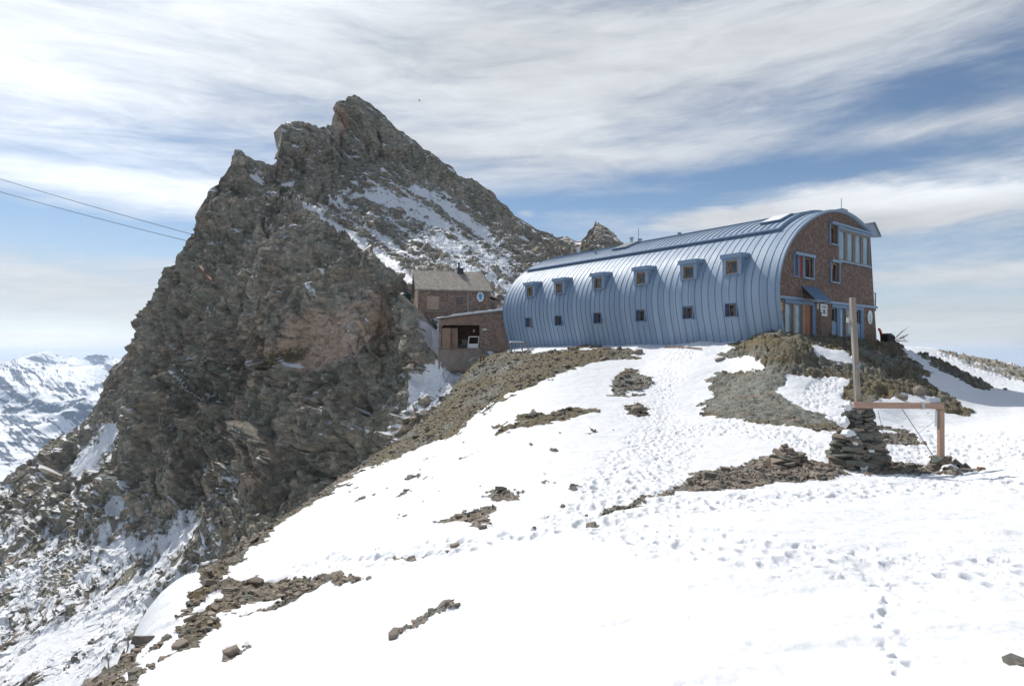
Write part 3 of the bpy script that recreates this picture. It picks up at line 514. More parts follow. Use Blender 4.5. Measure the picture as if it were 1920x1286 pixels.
p2[:, 2] += (.55 * fa + .3 * fb) * (.15 + .85 * rk)
sn = .95 - .60 * rk + .22 * fbm(np.c_[(fv - fu * .35) / 5, (fu + fv) / 60, fu * 0], 5, 8, .6) + .15 * sst(.3, 1, -fa)
tag(link('hill', npmesh('hill', p2, gridquads(nr3 + 8, len(us)), {'snow': sn, 'moss': fu * 0 + .3, 'tint': fu * 0}), M['mountain']), kind='structure')

# ------------------------------------------------------------------ valley floor out to the horizon
n = 60; a = np.linspace(-1, 1, n); a = np.sign(a) * np.abs(a) ** 2; gx, gyy = np.meshgrid(a * 14000, a * 14000, indexing='ij'); pv = np.c_[gx.ravel(), gyy.ravel(), np.full(n * n, -950.0)]
pv[:, 2] += 120 * fbm(pv / 1600, 4, 4)
tag(link('valley', npmesh('valley', pv, gridquads(n, n), {'snow': .5 + .35 * fbm(pv / 1500, 5, 6), 'moss': pv[:, 0] * 0 - 1, 'tint': pv[:, 0] * 0}), M['far']), kind='structure')
# ------------------------------------------------------------------ materials of the built things
M['roof'] = None
m, t, b = mat('blue_metal'); c = t.node('ShaderNodeTexCoord').outputs['Object']
s_ = t.node('ShaderNodeSeparateXYZ'); t.l.new(c, s_.inputs[0]); pan = t.node('ShaderNodeTexWhiteNoise', noise_dimensions='1D'); t.l.new(t.m('FLOOR', t.m('DIVIDE', s_.outputs[1], .5)), pan.inputs['W'])
mp = t.node('ShaderNodeMapping'); t.l.new(c, mp.inputs[0]); mp.inputs['Scale'].default_value = (1, 4, .5); nn = t.noise(mp.outputs[0], 1.2, 5, .6)
k = t.m('ADD', t.m('MULTIPLY', pan.outputs[0], .45), t.m('MULTIPLY', nn, .55))
t.l.new(t.mix(t.ramp(k, .15, .85), (.24, .325, .43), (.335, .42, .52)), b.inputs['Base Color']); b.inputs['Metallic'].default_value = .0; b.inputs['Specular IOR Level'].default_value = .35; t.l.new(t.ramp(nn, .3, .7, .46, .62), b.inputs['Roughness'])
t.l.new(t.bump(t.noise(c, 1.3, 3, .5), .25, .03), b.inputs['Normal']); M['blue'] = m
M['trim'] = flat('blue_trim', (.17, .25, .37), .45, .2, .10, 3)
M['trimlight'] = flat('blue_trim_light', (.26, .34, .445), .42, .2, .08, 3)
M['darkblue'] = flat('dark_blue_metal', (.11, .18, .29), .5, .2, .1, 3)
M['seam'] = flat('seam_metal', (.175, .245, .35), .5, .3, .1, 3)
M['sh_gable'] = shingle('gable_shingles', ((.225, .145, .108), (.285, .195, .150), (.40, .30, .24), (.185, .132, .105)), .17, .15)
M['sh_old'] = shingle('weathered_shingles', ((.27, .165, .120), (.34, .24, .185), (.50, .42, .35), (.31, .265, .225)), .18, .17)
M['sh_roof'] = shingle('grey_roof_shingles', ((.33, .29, .245), (.42, .375, .325), (.56, .51, .45), (.28, .25, .215)), .20, .15)
M['board'] = wood('vertical_boards', (.42, .29, .215), 'Z', (.22, .135, .095)); M['board_dark'] = wood('dark_boards', (.20, .125, .09), 'Z')
M['slat_v'] = wood('pale_boards', (.56, .42, .33), 'Z', (.36, .25, .19)); M['slat'] = wood('grey_boards', (.37, .31, .265), 'X', (.20, .16, .135)); M['pole'] = wood('weathered_pole', (.44, .385, .33), 'P', (.20, .165, .135)); M['redwood'] = wood('fresh_red_timber', (.50, .33, .25), 'X', (.38, .235, .17))
M['frame'] = flat('window_wood', (.45, .25, .12), .55, 0, .15, 8); M['frame2'] = flat('grey_window_wood', (.33, .255, .21), .6, 0, .2, 8); M['door'] = wood('orange_door', (.52, .22, .09), 'Z', (.33, .13, .06))
m, t, b = mat('window_glass'); c = t.node('ShaderNodeTexCoord').outputs['Object']
t.l.new(t.mix(t.ramp(t.noise(c, 1.6, 3, .6), .35, .65), (.012, .014, .018), (.075, .07, .065)), b.inputs['Base Color']); b.inputs['Roughness'].default_value = .06; b.inputs['Specular IOR Level'].default_value = .8; M['glass'] = m
m, t, b = mat('pale_glass'); c = t.node('ShaderNodeTexCoord').outputs['Object']
t.l.new(t.mix(t.ramp(t.noise(c, .9, 3, .6), .35, .65), (.16, .27, .33), (.25, .37, .43)), b.inputs['Base Color']); b.inputs['Roughness'].default_value = .08; b.inputs['Specular IOR Level'].default_value = 1.0; M['paleglass'] = m
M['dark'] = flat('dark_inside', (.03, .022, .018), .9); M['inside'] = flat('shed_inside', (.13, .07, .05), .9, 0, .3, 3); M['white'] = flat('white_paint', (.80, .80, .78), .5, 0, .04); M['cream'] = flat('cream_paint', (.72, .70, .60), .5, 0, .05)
M['yellow'] = flat('yellow_paint', (.80, .50, .04), .5, 0, .06); M['ink'] = flat('dark_ink', (.03, .05, .09), .6); M['signblue'] = flat('sign_blue', (.08, .36, .72), .5); M['signgreen'] = flat('sign_green', (.05, .30, .22), .5); M['signpale'] = flat('sign_pale', (.66, .74, .70), .5)
M['steel'] = flat('grey_steel', (.30, .33, .35), .4, .7, .1); M['iron'] = flat('dark_iron', (.06, .065, .07), .5, .5); M['tank'] = flat('dark_green_plastic', (.018, .055, .055), .45); M['red'] = flat('red_plastic', (.55, .07, .04), .5)
M['snow'] = flat('snow', SNOWC, .6, 0, .02, 9, .6); M['galv'] = flat('galvanised', (.52, .55, .58), .4, .5, .08); M['black'] = flat('black_rubber', (.02, .02, .022), .7); M['bird'] = flat('dark_feathers', (.02, .02, .025), .6); M['rust'] = wood('rusty_wood', (.26, .13, .07), 'X')
def rockmat(name, a, b2, c2, sc=7):
    m, t, b = mat(name); c = t.node('ShaderNodeTexCoord').outputs['Object']; oi = t.node('ShaderNodeObjectInfo'); ge = t.node('ShaderNodeNewGeometry')
    n = t.noise(c, sc, 6, .65); col = t.mix(t.ramp(n, .32, .68), a, b2)
    k = t.m('ADD', t.m('MULTIPLY', oi.outputs['Random'], .5), t.m('MULTIPLY', ge.outputs['Random Per Island'], .5)); col = t.mix(t.ramp(k, .3, .8), col, c2)
    t.l.new(col, b.inputs['Base Color']); b.inputs['Roughness'].default_value = .88; b.inputs['Specular IOR Level'].default_value = .2; t.l.new(t.bump(n, .5, .03), b.inputs['Normal']); return m
M['slate'] = rockmat('slate', (.095, .10, .088), (.19, .19, .168), (.26, .215, .175)); M['slatebrown'] = rockmat('brown_slate', (.17, .135, .105), (.29, .24, .195), (.36, .29, .235)); M['slategreen'] = rockmat('green_slate', (.085, .10, .085), (.19, .205, .175), (.24, .21, .17))

# ------------------------------------------------------------------ the blue barrel-roofed hut.  local x: along the gable, local y: back along the hut
GX, GY, ROTB = 17.2, 40.0, math.atan2(.621, .784); BASE = Vector((GX, GY, 0.0))
gdx, gdy = math.cos(ROTB), math.sin(ROTB)
def gp(u, v):
    """gable plane: photo pixel to (x, z) of the hut"""
    k = (u - U0) / FPX; tt = (GX - k * GY) / (k * gdy - gdx); return tt, (V0 - v) / FPX * (GY + tt * gdy)
def fy_of(u, x=0.0):
    """distance back along the hut at which a column of the photo meets the long wall"""
    k = (u - U0) / FPX; px = GX + x * gdx; py = GY + x * gdy; return (px - k * py) / (gdy + k * gdx)
hut = empty('mountain_hut', BASE, ROTB, 'long blue metal barrel-roofed hut with brown shingled gable, standing on the snowy ridge', 'mountain hut')
prof_px = [(1471,690),(1461.5,622),(1455.5,585),(1453,560),(1452,532),(1454,510),(1461,480),(1472,456),(1487,433),(1502,418),(1522,404),(1539,397),(1557,393),(1574,394),(1589.4,400),(1604.7,411),(1617.7,423),(1631.5,438)]
pr = [gp(*q) for q in prof_px]
def catmull(ps, n=5):
    out = []
    for i in range(len(ps) - 1):
        p0 = ps[max(i - 1, 0)]; p1 = ps[i]; p2 = ps[i + 1]; p3 = ps[min(i + 2, len(ps) - 1)]
        for j in range(n):
            t_ = j / n; out.append(tuple(.5 * (2 * p1[k] + (-p0[k] + p2[k]) * t_ + (2 * p0[k] - 5 * p1[k] + 4 * p2[k] - p3[k]) * t_ ** 2 + (-p0[k] + 3 * p1[k] - 3 * p2[k] + p3[k]) * t_ ** 3) for k in (0, 1)))
    return out + [ps[-1]]
PR = catmull(pr, 5)
for _ in range(26): PR = [PR[0]] + [((PR[i - 1][0] + 2 * PR[i][0] + PR[i + 1][0]) / 4, (PR[i - 1][1] + 2 * PR[i][1] + PR[i + 1][1]) / 4) for i in range(1, len(PR) - 1)] + [PR[-1]]
itop = max(range(len(PR)), key=lambda i: PR[i][1])
def xz(z):
    """x of the long wall at height z"""
    for i in range(itop):
        a, c = PR[i], PR[i + 1]
        if a[1] <= z <= c[1]: return a[0] + (c[0] - a[0]) * (z - a[1]) / (c[1] - a[1] + 1e-9)
    return PR[0][0]
def pnorm(i):
    a = PR[max(i - 1, 0)]; c = PR[min(i + 1, len(PR) - 1)]; d = Vector((c[0] - a[0], c[1] - a[1])).normalized(); return (-d.y, d.x)
LEN = 29.1
WIN = [fy_of(u) for u in (1372.5, 1291, 1202, 1121.5, 1049, 994)]
WINL = [fy_of(u) for u in (1371, 1290, 1201, 1120.5, 1047, 991)]
LW, LZ0, LZ1 = .42, 2.55, 3.42
# shell with the lower window openings left out
zs = sorted(set([q[1] for q in PR[:itop]] ) | {LZ0, LZ1}); ycuts = sorted({-.28, LEN} | {y + s * LW for y in WINL for s in (-1, 1)} | {y for y in np.arange(0, LEN, 1.0) if all(abs(y - w) > .6 for w in WINL)})
pl = [(xz(z), z) for z in zs] + PR[itop:]
shell = MB(); vi = {}
for i, (x, z) in enumerate(pl):
    for j, y in enumerate(ycuts): vi[i, j] = len(shell.v); shell.v.append((x, y, z))
for i in range(len(pl) - 1):
    for j in range(len(ycuts) - 1):
        zm = (pl[i][1] + pl[i + 1][1]) / 2; ym = (ycuts[j] + ycuts[j + 1]) / 2
        if pl[i][0] < 3 and LZ0 < zm < LZ1 and any(abs(ym - w) < LW for w in WINL): continue
        shell.f.append((vi[i, j], vi[i, j + 1], vi[i + 1, j + 1], vi[i + 1, j]))
# inner skin along the front edge, and the rear end wall
nE = len(PR)
for i in range(nE - 1):
    a, c = PR[i], PR[i + 1]; n_a, n_c = pnorm(i), pnorm(i + 1)
    ia = (a[0] - n_a[0] * .16, a[1] - n_a[1] * .16); ic = (c[0] - n_c[0] * .16, c[1] - n_c[1] * .16)
    shell.add([(a[0], -.28, a[1]), (c[0], -.28, c[1]), (ic[0], -.28, ic[1]), (ia[0], -.28, ia[1]), (ic[0], .1, ic[1]), (ia[0], .1, ia[1])], [(0, 1, 2, 3), (3, 2, 4, 5)])
xr = gp(1643.9, 637)[0]
shell.add([(x, LEN, z) for x, z in PR] + [(xr + .6, LEN, -.8)], [tuple(range(nE + 1))])
shell.add([(PR[-1][0], 0, PR[-1][1]), (xr + .2, 0, -.8), (xr + .2, LEN, -.8), (PR[-1][0], LEN, PR[-1][1])], [(0, 1, 2, 3)])
so = shell.build('barrel_shell', M['blue'], hut); 
for p_ in so.data.polygons: p_.use_smooth = len(p_.vertices) == 4
# standing seams
seam = MB(); NS = 52
for k in range(NS + 1):
    y = -.02 + k * (LEN - .1) / NS
    segs = [[]]
    for i in range(len(PR)):
        x, z = PR[i]
        if x < 3 and LZ0 - .12 < z < LZ1 + .12 and any(abs(y - w) < LW + .02 for w in WINL): segs.append([]); continue
        segs[-1].append(i)
    for sg in segs:
        for i in sg[:-1]:
            a, c = PR[i], PR[i + 1]; na, nc = pnorm(i), pnorm(i + 1); h = .032; w = .016
            seam.add([(a[0], y - w, a[1]), (a[0], y + w, a[1]), (a[0] + na[0] * h, y + w, a[1] + na[1] * h), (a[0] + na[0] * h, y - w, a[1] + na[1] * h), (c[0], y - w, c[1]), (c[0], y + w, c[1]), (c[0] + nc[0] * h, y + w, c[1] + nc[1] * h), (c[0] + nc[0] * h, y - w, c[1] + nc[1] * h)],
                     [(0, 1, 5, 4), (1, 2, 6, 5), (2, 3, 7, 6), (3, 0, 4, 7)])
seam.build('standing_seams', M['seam'], so)
# raised upper roof panel
zc = gp(1493, 427)[1]; ic0 = min(range(itop), key=lambda i: abs(PR[i][1] - zc)); cap = MB(); hh_ = .17
ids = list(range(ic0, nE)); ring = lambda y, h: [(PR[i][0] + pnorm(i)[0] * h, y, PR[i][1] + pnorm(i)[1] * h) for i in ids]
for y0, y1 in ((1.15, LEN - .6),):
    a, c, a0, c0 = ring(y0, hh_), ring(y1, hh_), ring(y0, 0), ring(y1, 0); n_ = len(ids)
    cap.add(a + c, [(i, i + 1, n_ + i + 1, n_ + i) for i in range(n_ - 1)]); cap.add(a0 + a, [(i, i + 1, n_ + i + 1, n_ + i) for i in range(n_ - 1)]); cap.add(c0 + c, [(i, i + 1, n_ + i + 1, n_ + i) for i in range(n_ - 1)])
    cap.add([a0[0], a[0], c[0], c0[0]], [(0, 1, 2, 3)])
co = cap.build('raised_roof_panel', M['blue'], hut)
for p_ in co.data.polygons: p_.use_smooth = True
cs = MB(); k = 0
for k in range(56):
    y = 1.2 + k * (LEN - 1.9) / 55
    for i in ids[:-1]:
        a, c = PR[i], PR[i + 1]; na, nc = pnorm(i), pnorm(i + 1); w = .018; A = lambda p_, n_, h, yy: (p_[0] + n_[0] * h, yy, p_[1] + n_[1] * h)
        cs.add([A(a, na, hh_ - .01, y - w), A(a, na, hh_ - .01, y + w), A(a, na, hh_ + .05, y + w), A(a, na, hh_ + .05, y - w), A(c, nc, hh_ - .01, y - w), A(c, nc, hh_ - .01, y + w), A(c, nc, hh_ + .05, y + w), A(c, nc, hh_ + .05, y - w)], [(0, 1, 5, 4), (1, 2, 6, 5), (2, 3, 7, 6), (3, 0, 4, 7)])
cs.build('standing_seams', M['seam'], co)
# eaves roll along the lower edge of the raised panel, ridge cap
a = ring(1.15, hh_)[0]; rl = MB(); rl.tube([(a[0] - .04, 1.1, a[2] - .02), (a[0] - .04, LEN - .5, a[2] - .02)], .10, 8); rl.build('roof_edge_roll', M['trim'], hut)
rc = MB(); x_, z_ = PR[itop]; rc.tube([(x_, 1.2, z_ + .26), (x_, LEN - 1, z_ + .26)], .035, 6)
for y in np.arange(1.4, LEN - 1, 1.1): rc.bar((x_, y, z_ + .1), (x_, y, z_ + .27), .03)
rc.build('ridge_rail', M['seam'], hut)
# gable wall with openings
def rect(u0, v0, u1, v1):
    a = gp(u0, v0); c = gp(u1, v1); um = (u0 + u1) / 2
    return [a[0], c[0], gp(um, v1)[1], gp(um, v0)[1]]
zb = gp(1500, 562)[1] - .05; ZB = 3.62
W1 = rect(1505, 483, 1523, 521); W0 = rect(1488.5, 478, 1495.5, 518); W2 = rect(1557, 493, 1571.5, 529); W3 = rect(1555, 423, 1569, 458)
bx0 = gp(1571, 440)[0]; bx1 = gp(1630.6, 470)[0] - .03; bzt = gp(1600, 437)[1]; bzb = gp(1600, 494)[1]; W4 = [bx0, bx1, bzb, bzt]
D1 = [gp(1471, 600)[0], gp(1526.5, 600)[0], -.2, ZB - .28]; D2 = [gp(1559.5, 600)[0], gp(1619, 600)[0], -.2, ZB - .28]
out = [(x, z) for x, z in [(q[0] - pnorm(i)[0] * .06, q[1] - pnorm(i)[1] * .06) for i, q in enumerate(PR)]]
outer = [(out[0][0], -.8)] + out[1:] + [(gp(1631.9, 497.6)[0], gp(1631.9, 497.6)[1]), (gp(1636, 532)[0], gp(1636, 532)[1]), (gp(1639.5, 576)[0], gp(1639.5, 576)[1]), (xr, gp(1643.9, 637)[1]), (xr + .25, -.8)]
holes = [W1, W0, W2, W3, W4, [D1[0], D1[1], -.6, D1[3]], [D2[0], D2[1], -.6, D2[3]]]
loops = [[Vector((x, z, 0)) for x, z in outer]] + [[Vector((a, c, 0)), Vector((b_, c, 0)), Vector((b_, d, 0)), Vector((a, d, 0))] for a, b_, c, d in holes]
tri = tessellate_polygon(loops); flatp = [q for l_ in loops for q in l_]
gw = MB(); gw.add([(q.x, 0, q.y) for q in flatp], tri)
for a, b_, c, d in holes:                                    # reveals
    gw.add([(a, 0, c), (b_, 0, c), (b_, 0, d), (a, 0, d), (a, .3, c), (b_, .3, c), (b_, .3, d), (a, .3, d)], [(0, 1, 5, 4), (1, 2, 6, 5), (2, 3, 7, 6), (3, 0, 4, 7)])
gw.build('gable_wall', M['sh_gable'], hut)
def framed(name, rct, y, parent, fm, gm, fw=.07, panes=1, tilt=0.0, label=None):
    a, b_, c, d = rct; f = MB()
    f.box(a, b_, y - .06, y + .04, c, c + fw).box(a, b_, y - .06, y + .04, d - fw, d).box(a, a + fw, y - .058, y + .038, c + fw, d - fw).box(b_ - fw, b_, y - .058, y + .038, c + fw, d - fw)
    for i in range(1, panes):
        x = a + (b_ - a) * i / panes; f.box(x - fw * .6, x + fw * .6, y - .057, y + .037, c + fw, d - fw)
    o = f.build(name, fm, parent)
    if label: o['label'] = label
    g = MB().box(a + fw * .5, b_ - fw * .5, y + .0, y + .02, c + fw * .5, d - fw * .5).build('pane', gm, o)
    if tilt:
        s = MB(); h = tilt; w2 = fw * .8; A = (a + fw, y - .05, c + fw); 
        s.bar((b_ - fw, y - .06, c + fw), (b_ - fw, y - .06 - h * .2, d - fw), w2, w2).bar((a + fw, y - .06, c + fw), (a + fw, y - .06 - h, d - fw), w2, w2).bar((a + fw, y - .06 - h, d - fw), (b_ - fw, y - .06 - h * .2, d - fw), w2, w2); s.build('tilted_sash', fm, o)
    return o
def surround(rct, parent, th=.10, pr=.10, hood=True, name='surround', top_x0=None):
    a, b_, c, d = rct; f = MB(); f.box(a - th, a, -pr, .28, c - th, d).box(b_, b_ + th, -pr, .28, c - th, d).box(a, b_, -pr - .05, .28, c - th, c)
    f.box((a if top_x0 is None else top_x0) - th, b_ + th, -pr - .10, .28, d, d + th * 1.8); return f.build(name, M['trimlight'], parent)
o = framed('window', W1, .18, hut, M['frame'], M['glass'], .10); surround(W1, o, .11, .12, top_x0=W0[0]); o['label'] = 'wooden window with a blue surround, left half of the gable'
o = framed('shuttered_window', W0, .10, hut, M['trim'], M['trim'], .06); surround(W0, o, .06, .08)
o = framed('window', W2, .18, hut, M['frame'], M['glass'], .09, 1, .25, 'tilted open window below the wide top window'); surround(W2, o, .11, .12)
o = framed('window', W3, .18, hut, M['frame'], M['glass'], .10, 1, 0, 'small top window beside the wide glazing'); surround([W3[0], W3[1], W3[2], W3[3]], o, .10, .12)
o = framed('wide_window', W4, .06, hut, M['frame2'], M['paleglass'], .13, 4, 0, 'wide upper window with four tall panes')
f = MB(); n_ = 4
for i in range(4):
    x0 = W4[0] + (W4[1] - W4[0]) * i / 4 + .1; x1 = W4[0] + (W4[1] - W4[0]) * (i + 1) / 4 - .1
    f.box(x0, x0 + .07, -.03, .05, W4[2] + .13, W4[3] - .13).box(x1 - .07, x1, -.03, .05, W4[2] + .13, W4[3] - .13)
f.build('casement', M['frame2'], o); s_ = MB(); s_.box(W4[0] - .1, W4[1] + .1, -.16, .05, W4[2] - .12, W4[2]); s_.build('sill', M['trimlight'], o)
h_ = MB(); h_.box(W3[0] - .1, W4[1] + .2, -.3, .02, W4[3] + .19, W4[3] + .33).box(W4[0] - .1, W4[1] + .15, -.14, .02, W4[3], W4[3] + .187); h_.build('header', M['trimlight'], o)
b2 = MB(); b2.box(PR[12][0] + .02, gp(1642, 578)[0] + .05, -.14, -.003, ZB - .02, ZB + .16); b2.build('gable_band', M['trimlight'], hut)
# ground floor glazing left: two panes, orange door, dark blue panel
gd = MB(); X_ = lambda u: gp(u, 600)[0]
zt = D1[3]; gl = empty('entrance_front', (0, 0, 0)); gl.parent = hut
MB().box(D1[0], D1[1], -.05, .25, zt, ZB - .023).build('lintel', M['trim'], gl)
for ua, ub in ((1473.5, 1487), (1490.5, 1504.5)): framed('glazed_panel', [X_(ua), X_(ub), -.2, zt], .12, gl, M['frame2'], M['paleglass'], .06)
for ua, ub in ((1504.5, 1507.5), (1487, 1490.5)): MB().box(X_(ua), X_(ub), -.03, .25, -.4, zt).build('door_post', M['frame2'], gl)
MB().box(X_(1521), X_(1526.5), -.10, .25, -.4, zt).build('blue_panel', M['darkblue'], gl)
dr = MB(); dr.box(X_(1507.5), X_(1521), .05, .12, -.3, zt); z0_ = 1.1
for q in (0, 1, 2): dr.box(X_(1509), X_(1519.5), .02, .052, z0_ + q * .75, z0_ + q * .75 + .08)
dr.box(X_(1513.7), X_(1514.8), .022, .053, z0_, zt - .1)
do = dr.build('door', M['door'], hut); MB().tube([(X_(1510), -.02, 2.0), (X_(1510), -.02, 2.35)], .02, 6).build('handle', M['steel'], do)
# ground floor glazing right
gr_ = empty('glazed_front', (0, 0, 0)); gr_.parent = hut; zt = D2[3]
MB().box(D2[0], D2[1], -.05, .25, zt, ZB - .023).build('lintel', M['trim'], gr_)
z6 = (V0 - 604) / FPX * (GY + X_(1565) * gdy)
for ua, ub in ((1560, 1568.5), (1605, 1613)):
    o = framed('window', [X_(ua), X_(ub), z6, zt], .16, hut, M['frame2'], M['glass'], .09, 1, 0, 'small ground floor window over a blue panel'); MB().box(X_(ua), X_(ub), .0, .2, -.4, z6).build('lower_panel', M['trim'], o)
for ua, ub in ((1568.5, 1575), (1613, 1619), (1600.5, 1605)): MB().box(X_(ua), X_(ub), -.04, .25, -.4, zt).build('blue_post', M['darkblue'], gr_)
for ua, ub in ((1575, 1585.5), (1590, 1600.5)): framed('glazed_panel', [X_(ua), X_(ub), -.2, zt], .12, gr_, M['trim'], M['paleglass'], .05)
MB().box(X_(1585.5), X_(1590), -.03, .25, -.4, zt).build('door_post', M['frame2'], gr_)
MB().box(W0[1], W1[0] - .1, -.03, -.003, W1[2], W1[3]).build('red_infill', flat('faded_red', (.30, .06, .045), .7), hut)
# entrance canopy
cz = gp(1517, 539)[1]; cx0, cx1 = gp(1501.5, 539)[0], gp(1533, 540)[0]; pj, dz1 = 1.0, .98
cn = MB(); cn.hexa([(cx0, -.02, cz), (cx1, -.02, cz), (cx1, -pj, cz - dz1), (cx0, -pj, cz - dz1)], [(cx0, -.02, cz + .06), (cx1, -.02, cz + .06), (cx1, -pj, cz - dz1 + .06), (cx0, -pj, cz - dz1 + .06)])
cn2 = cn.build('canopy', M['darkblue'], hut)
for x in (cx0 + .06, cx1 - .06): MB().bar((x, -.02, cz - dz1 - .02), (x, -pj + .05, cz - dz1 + .0), .06, .06).bar((x, -.02, cz - .05), (x, -.02, cz - dz1), .06).build('bracket', M['frame2'], cn2)
# dormers
ZW0, ZW1 = 5.50, 6.42
def dormer(y0, k):
    hw = .72; x0 = xz(ZW0) - .14; xi = xz(ZW1 + .42) + .55; zt = ZW1 + .14
    d = MB(); w = .44
    # side cheeks, front ring round the opening, flat lid and apron
    for s in (-1, 1):
        ya, yb = sorted((y0 + s * (hw - .04), y0 + s * hw)); d.hexa([(x0, ya, ZW0 - .10), (x0, yb, ZW0 - .10), (xz(ZW0 - .1) + .2, yb, ZW0 - .10), (xz(ZW0 - .1) + .2, ya, ZW0 - .10)], [(x0 - .02, ya, zt), (x0 - .02, yb, zt), (xi, yb, zt + .02), (xi, ya, zt + .02)])
        ya, yb = sorted((y0 + s * w, y0 + s * (hw - .042))); d.box(x0, x0 + .10, ya, yb, ZW0 - .1, zt - .003)
    d.box(x0, x0 + .10, y0 - w, y0 + w, ZW0 - .1, ZW0); d.box(x0 + .003, x0 + .097, y0 - w, y0 + w, ZW1, zt - .006)
    o = d.build('dormer', M['trimlight'], hut)
    lid = MB(); lid.hexa([(x0 - .20, y0 - hw - .08, zt), (x0 - .20, y0 + hw + .08, zt), (xi + .8, y0 + hw + .08, zt + .05), (xi + .8, y0 - hw - .08, zt + .05)], [(x0 - .20, y0 - hw - .08, zt + .30), (x0 - .20, y0 + hw + .08, zt + .30), (xi + 1.1, y0 + hw + .08, zt + .42), (xi + 1.1, y0 - hw - .08, zt + .42)])
    lid.build('lid', M['trimlight'], o); MB().box(x0 - .12, x0 + .05, y0 - w - .06, y0 + w + .06, ZW0 - .09, ZW0 - .03).build('sill', M['trimlight'], o)
    win_in(y0, w, ZW0, ZW1, x0 + .16, o, k)
def win_in(y0, w, z0, z1, x, parent, k):
    f = MB(); e = .085
    f.box(x - .03, x + .06, y0 - w, y0 + w, z0, z0 + e).box(x - .03, x + .06, y0 - w, y0 + w, z1 - e, z1).box(x - .028, x + .058, y0 - w, y0 - w + e, z0 + e, z1 - e).box(x - .028, x + .058, y0 + w - e, y0 + w, z0 + e, z1 - e)
    if k in (0, 2, 4, 7, 5, 6):   # sash tipped open at the top
        h = .16; f.bar((x - .05, y0 + w - e * 1.6, z0 + e), (x - .05 + h * .8, y0 + w * .35, z1 - e), .05).bar((x - .05, y0 - w + e, z0 + e), (x - .05, y0 - w + e, z1 - e), .05)
    o = f.build('window', M['frame2'] if parent is hut else M['frame'], parent); MB().box(x + .02, x + .035, y0 - w + .04, y0 + w - .04, z0 + .04, z1 - .04).build('pane', M['glass'] if k != 11 else M['frame2'], o if parent is hut else parent); return o
for k, y in enumerate(WIN): dormer(y, k)
for k, y in enumerate(WINL):
    x0 = max(xz(LZ0), xz(LZ1)); x1 = min(xz(LZ0), xz(LZ1)); o = win_in(y, LW, LZ0, LZ1, x0 + .26, hut, k + 6)
    if k == 5: o['label'] = 'window with its beige shutter closed'
    r_ = MB(); q = [(x1 - .02, LZ0), (x1 - .02, LZ1)]
    r_.box(x1 - .03, x0 + .33, y - LW - .05, y - LW, LZ0 - .05, LZ1 + .05).box(x1 - .03, x0 + .33, y + LW, y + LW + .05, LZ0 - .05, LZ1 + .05).box(x1 - .03, x0 + .33, y - LW, y + LW, LZ1, LZ1 + .05).box(x1 - .09, x0 + .33, y - LW, y + LW, LZ0 - .05, LZ0)
    r_.build('reveal', M['trim'], o)
# roof lights, vents, rods
def onroof(i, y, h=.24): return (PR[i][0] + pnorm(i)[0] * h, y, PR[i][1] + pnorm(i)[1] * h)
def skylight(i0, i1, y0, y1, label, pane, pm):
    f = MB(); a, b_, c, d = onroof(i0, y0, .20), onroof(i0, y1, .20), onroof(i1, y1, .20), onroof(i1, y0, .20); a2, b2_, c2, d2 = onroof(i0, y0, .34), onroof(i0, y1, .34), onroof(i1, y1, .34), onroof(i1, y0, .34); f.hexa([a, b_, c, d], [a2, b2_, c2, d2])
    o = f.build('skylight', M['darkblue'], hut); o['label'] = label
    e = .12; g = MB(); n_ = 2; ya, yb = sorted((y0, y1)); g.hexa([onroof(i0, ya + e, .35), onroof(i0, yb - e, .35), onroof(i1, yb - e, .35), onroof(i1, ya + e, .35)], [onroof(i0, ya + e, .37), onroof(i0, yb - e, .37), onroof(i1, yb - e, .37), onroof(i1, ya + e, .37)]); g.build('pane', pm, o)
iA = ic0 + 5
skylight(iA, iA + 6, 1.7, 3.3, 'bright skylight near the gable', 1, M['white'])
yS = fy_of(1183, 5.5); skylight(iA, iA + 6, yS - .9, yS + .9, 'dark skylight halfway along the roof', 1, M['glass'])
for yv, h in ((fy_of(1186, 9) + 1.0, 1.0), (fy_of(1196, 9) + .6, .7)):
    v_ = MB().tube([(PR[itop][0] + .3, yv, PR[itop][1] - .2), (PR[itop][0] + .3, yv, PR[itop][1] + h)], .16, 10); v_.tube([(PR[itop][0] + .3, yv, PR[itop][1] + h + .05), (PR[itop][0] + .3, yv, PR[itop][1] + h + .18)], .24, 10).build('flue', M['galv'], hut)
MB().tube([(PR[itop][0], fy_of(1188, 9), PR[itop][1]), (PR[itop][0], fy_of(1188, 9), PR[itop][1] + 1.9)], .03, 5).build('lightning_rod', M['steel'], hut)
MB().tube([(PR[itop][0], .1, PR[itop][1]), (PR[itop][0], .1, PR[itop][1] + 1.0)], .025, 5).box(PR[itop][0] - .5, PR[itop][0] + .4, -.2, .3, PR[itop][1] + .02, PR[itop][1] + .16).build('lightning_rod', M['steel'], hut)
yv = fy_of(1131, 5); p_ = onroof(iA, yv, .1); MB().tube([p_, (p_[0], p_[1], p_[2] + .55)], .10, 8).build('vent_pipe', M['steel'], hut)
yv = fy_of(1285, 6.5); p_ = onroof(iA + 6, yv, .1); MB().tube([p_, (p_[0], p_[1], p_[2] + .35)], .16, 8).build('vent_pipe', M['steel'], hut)
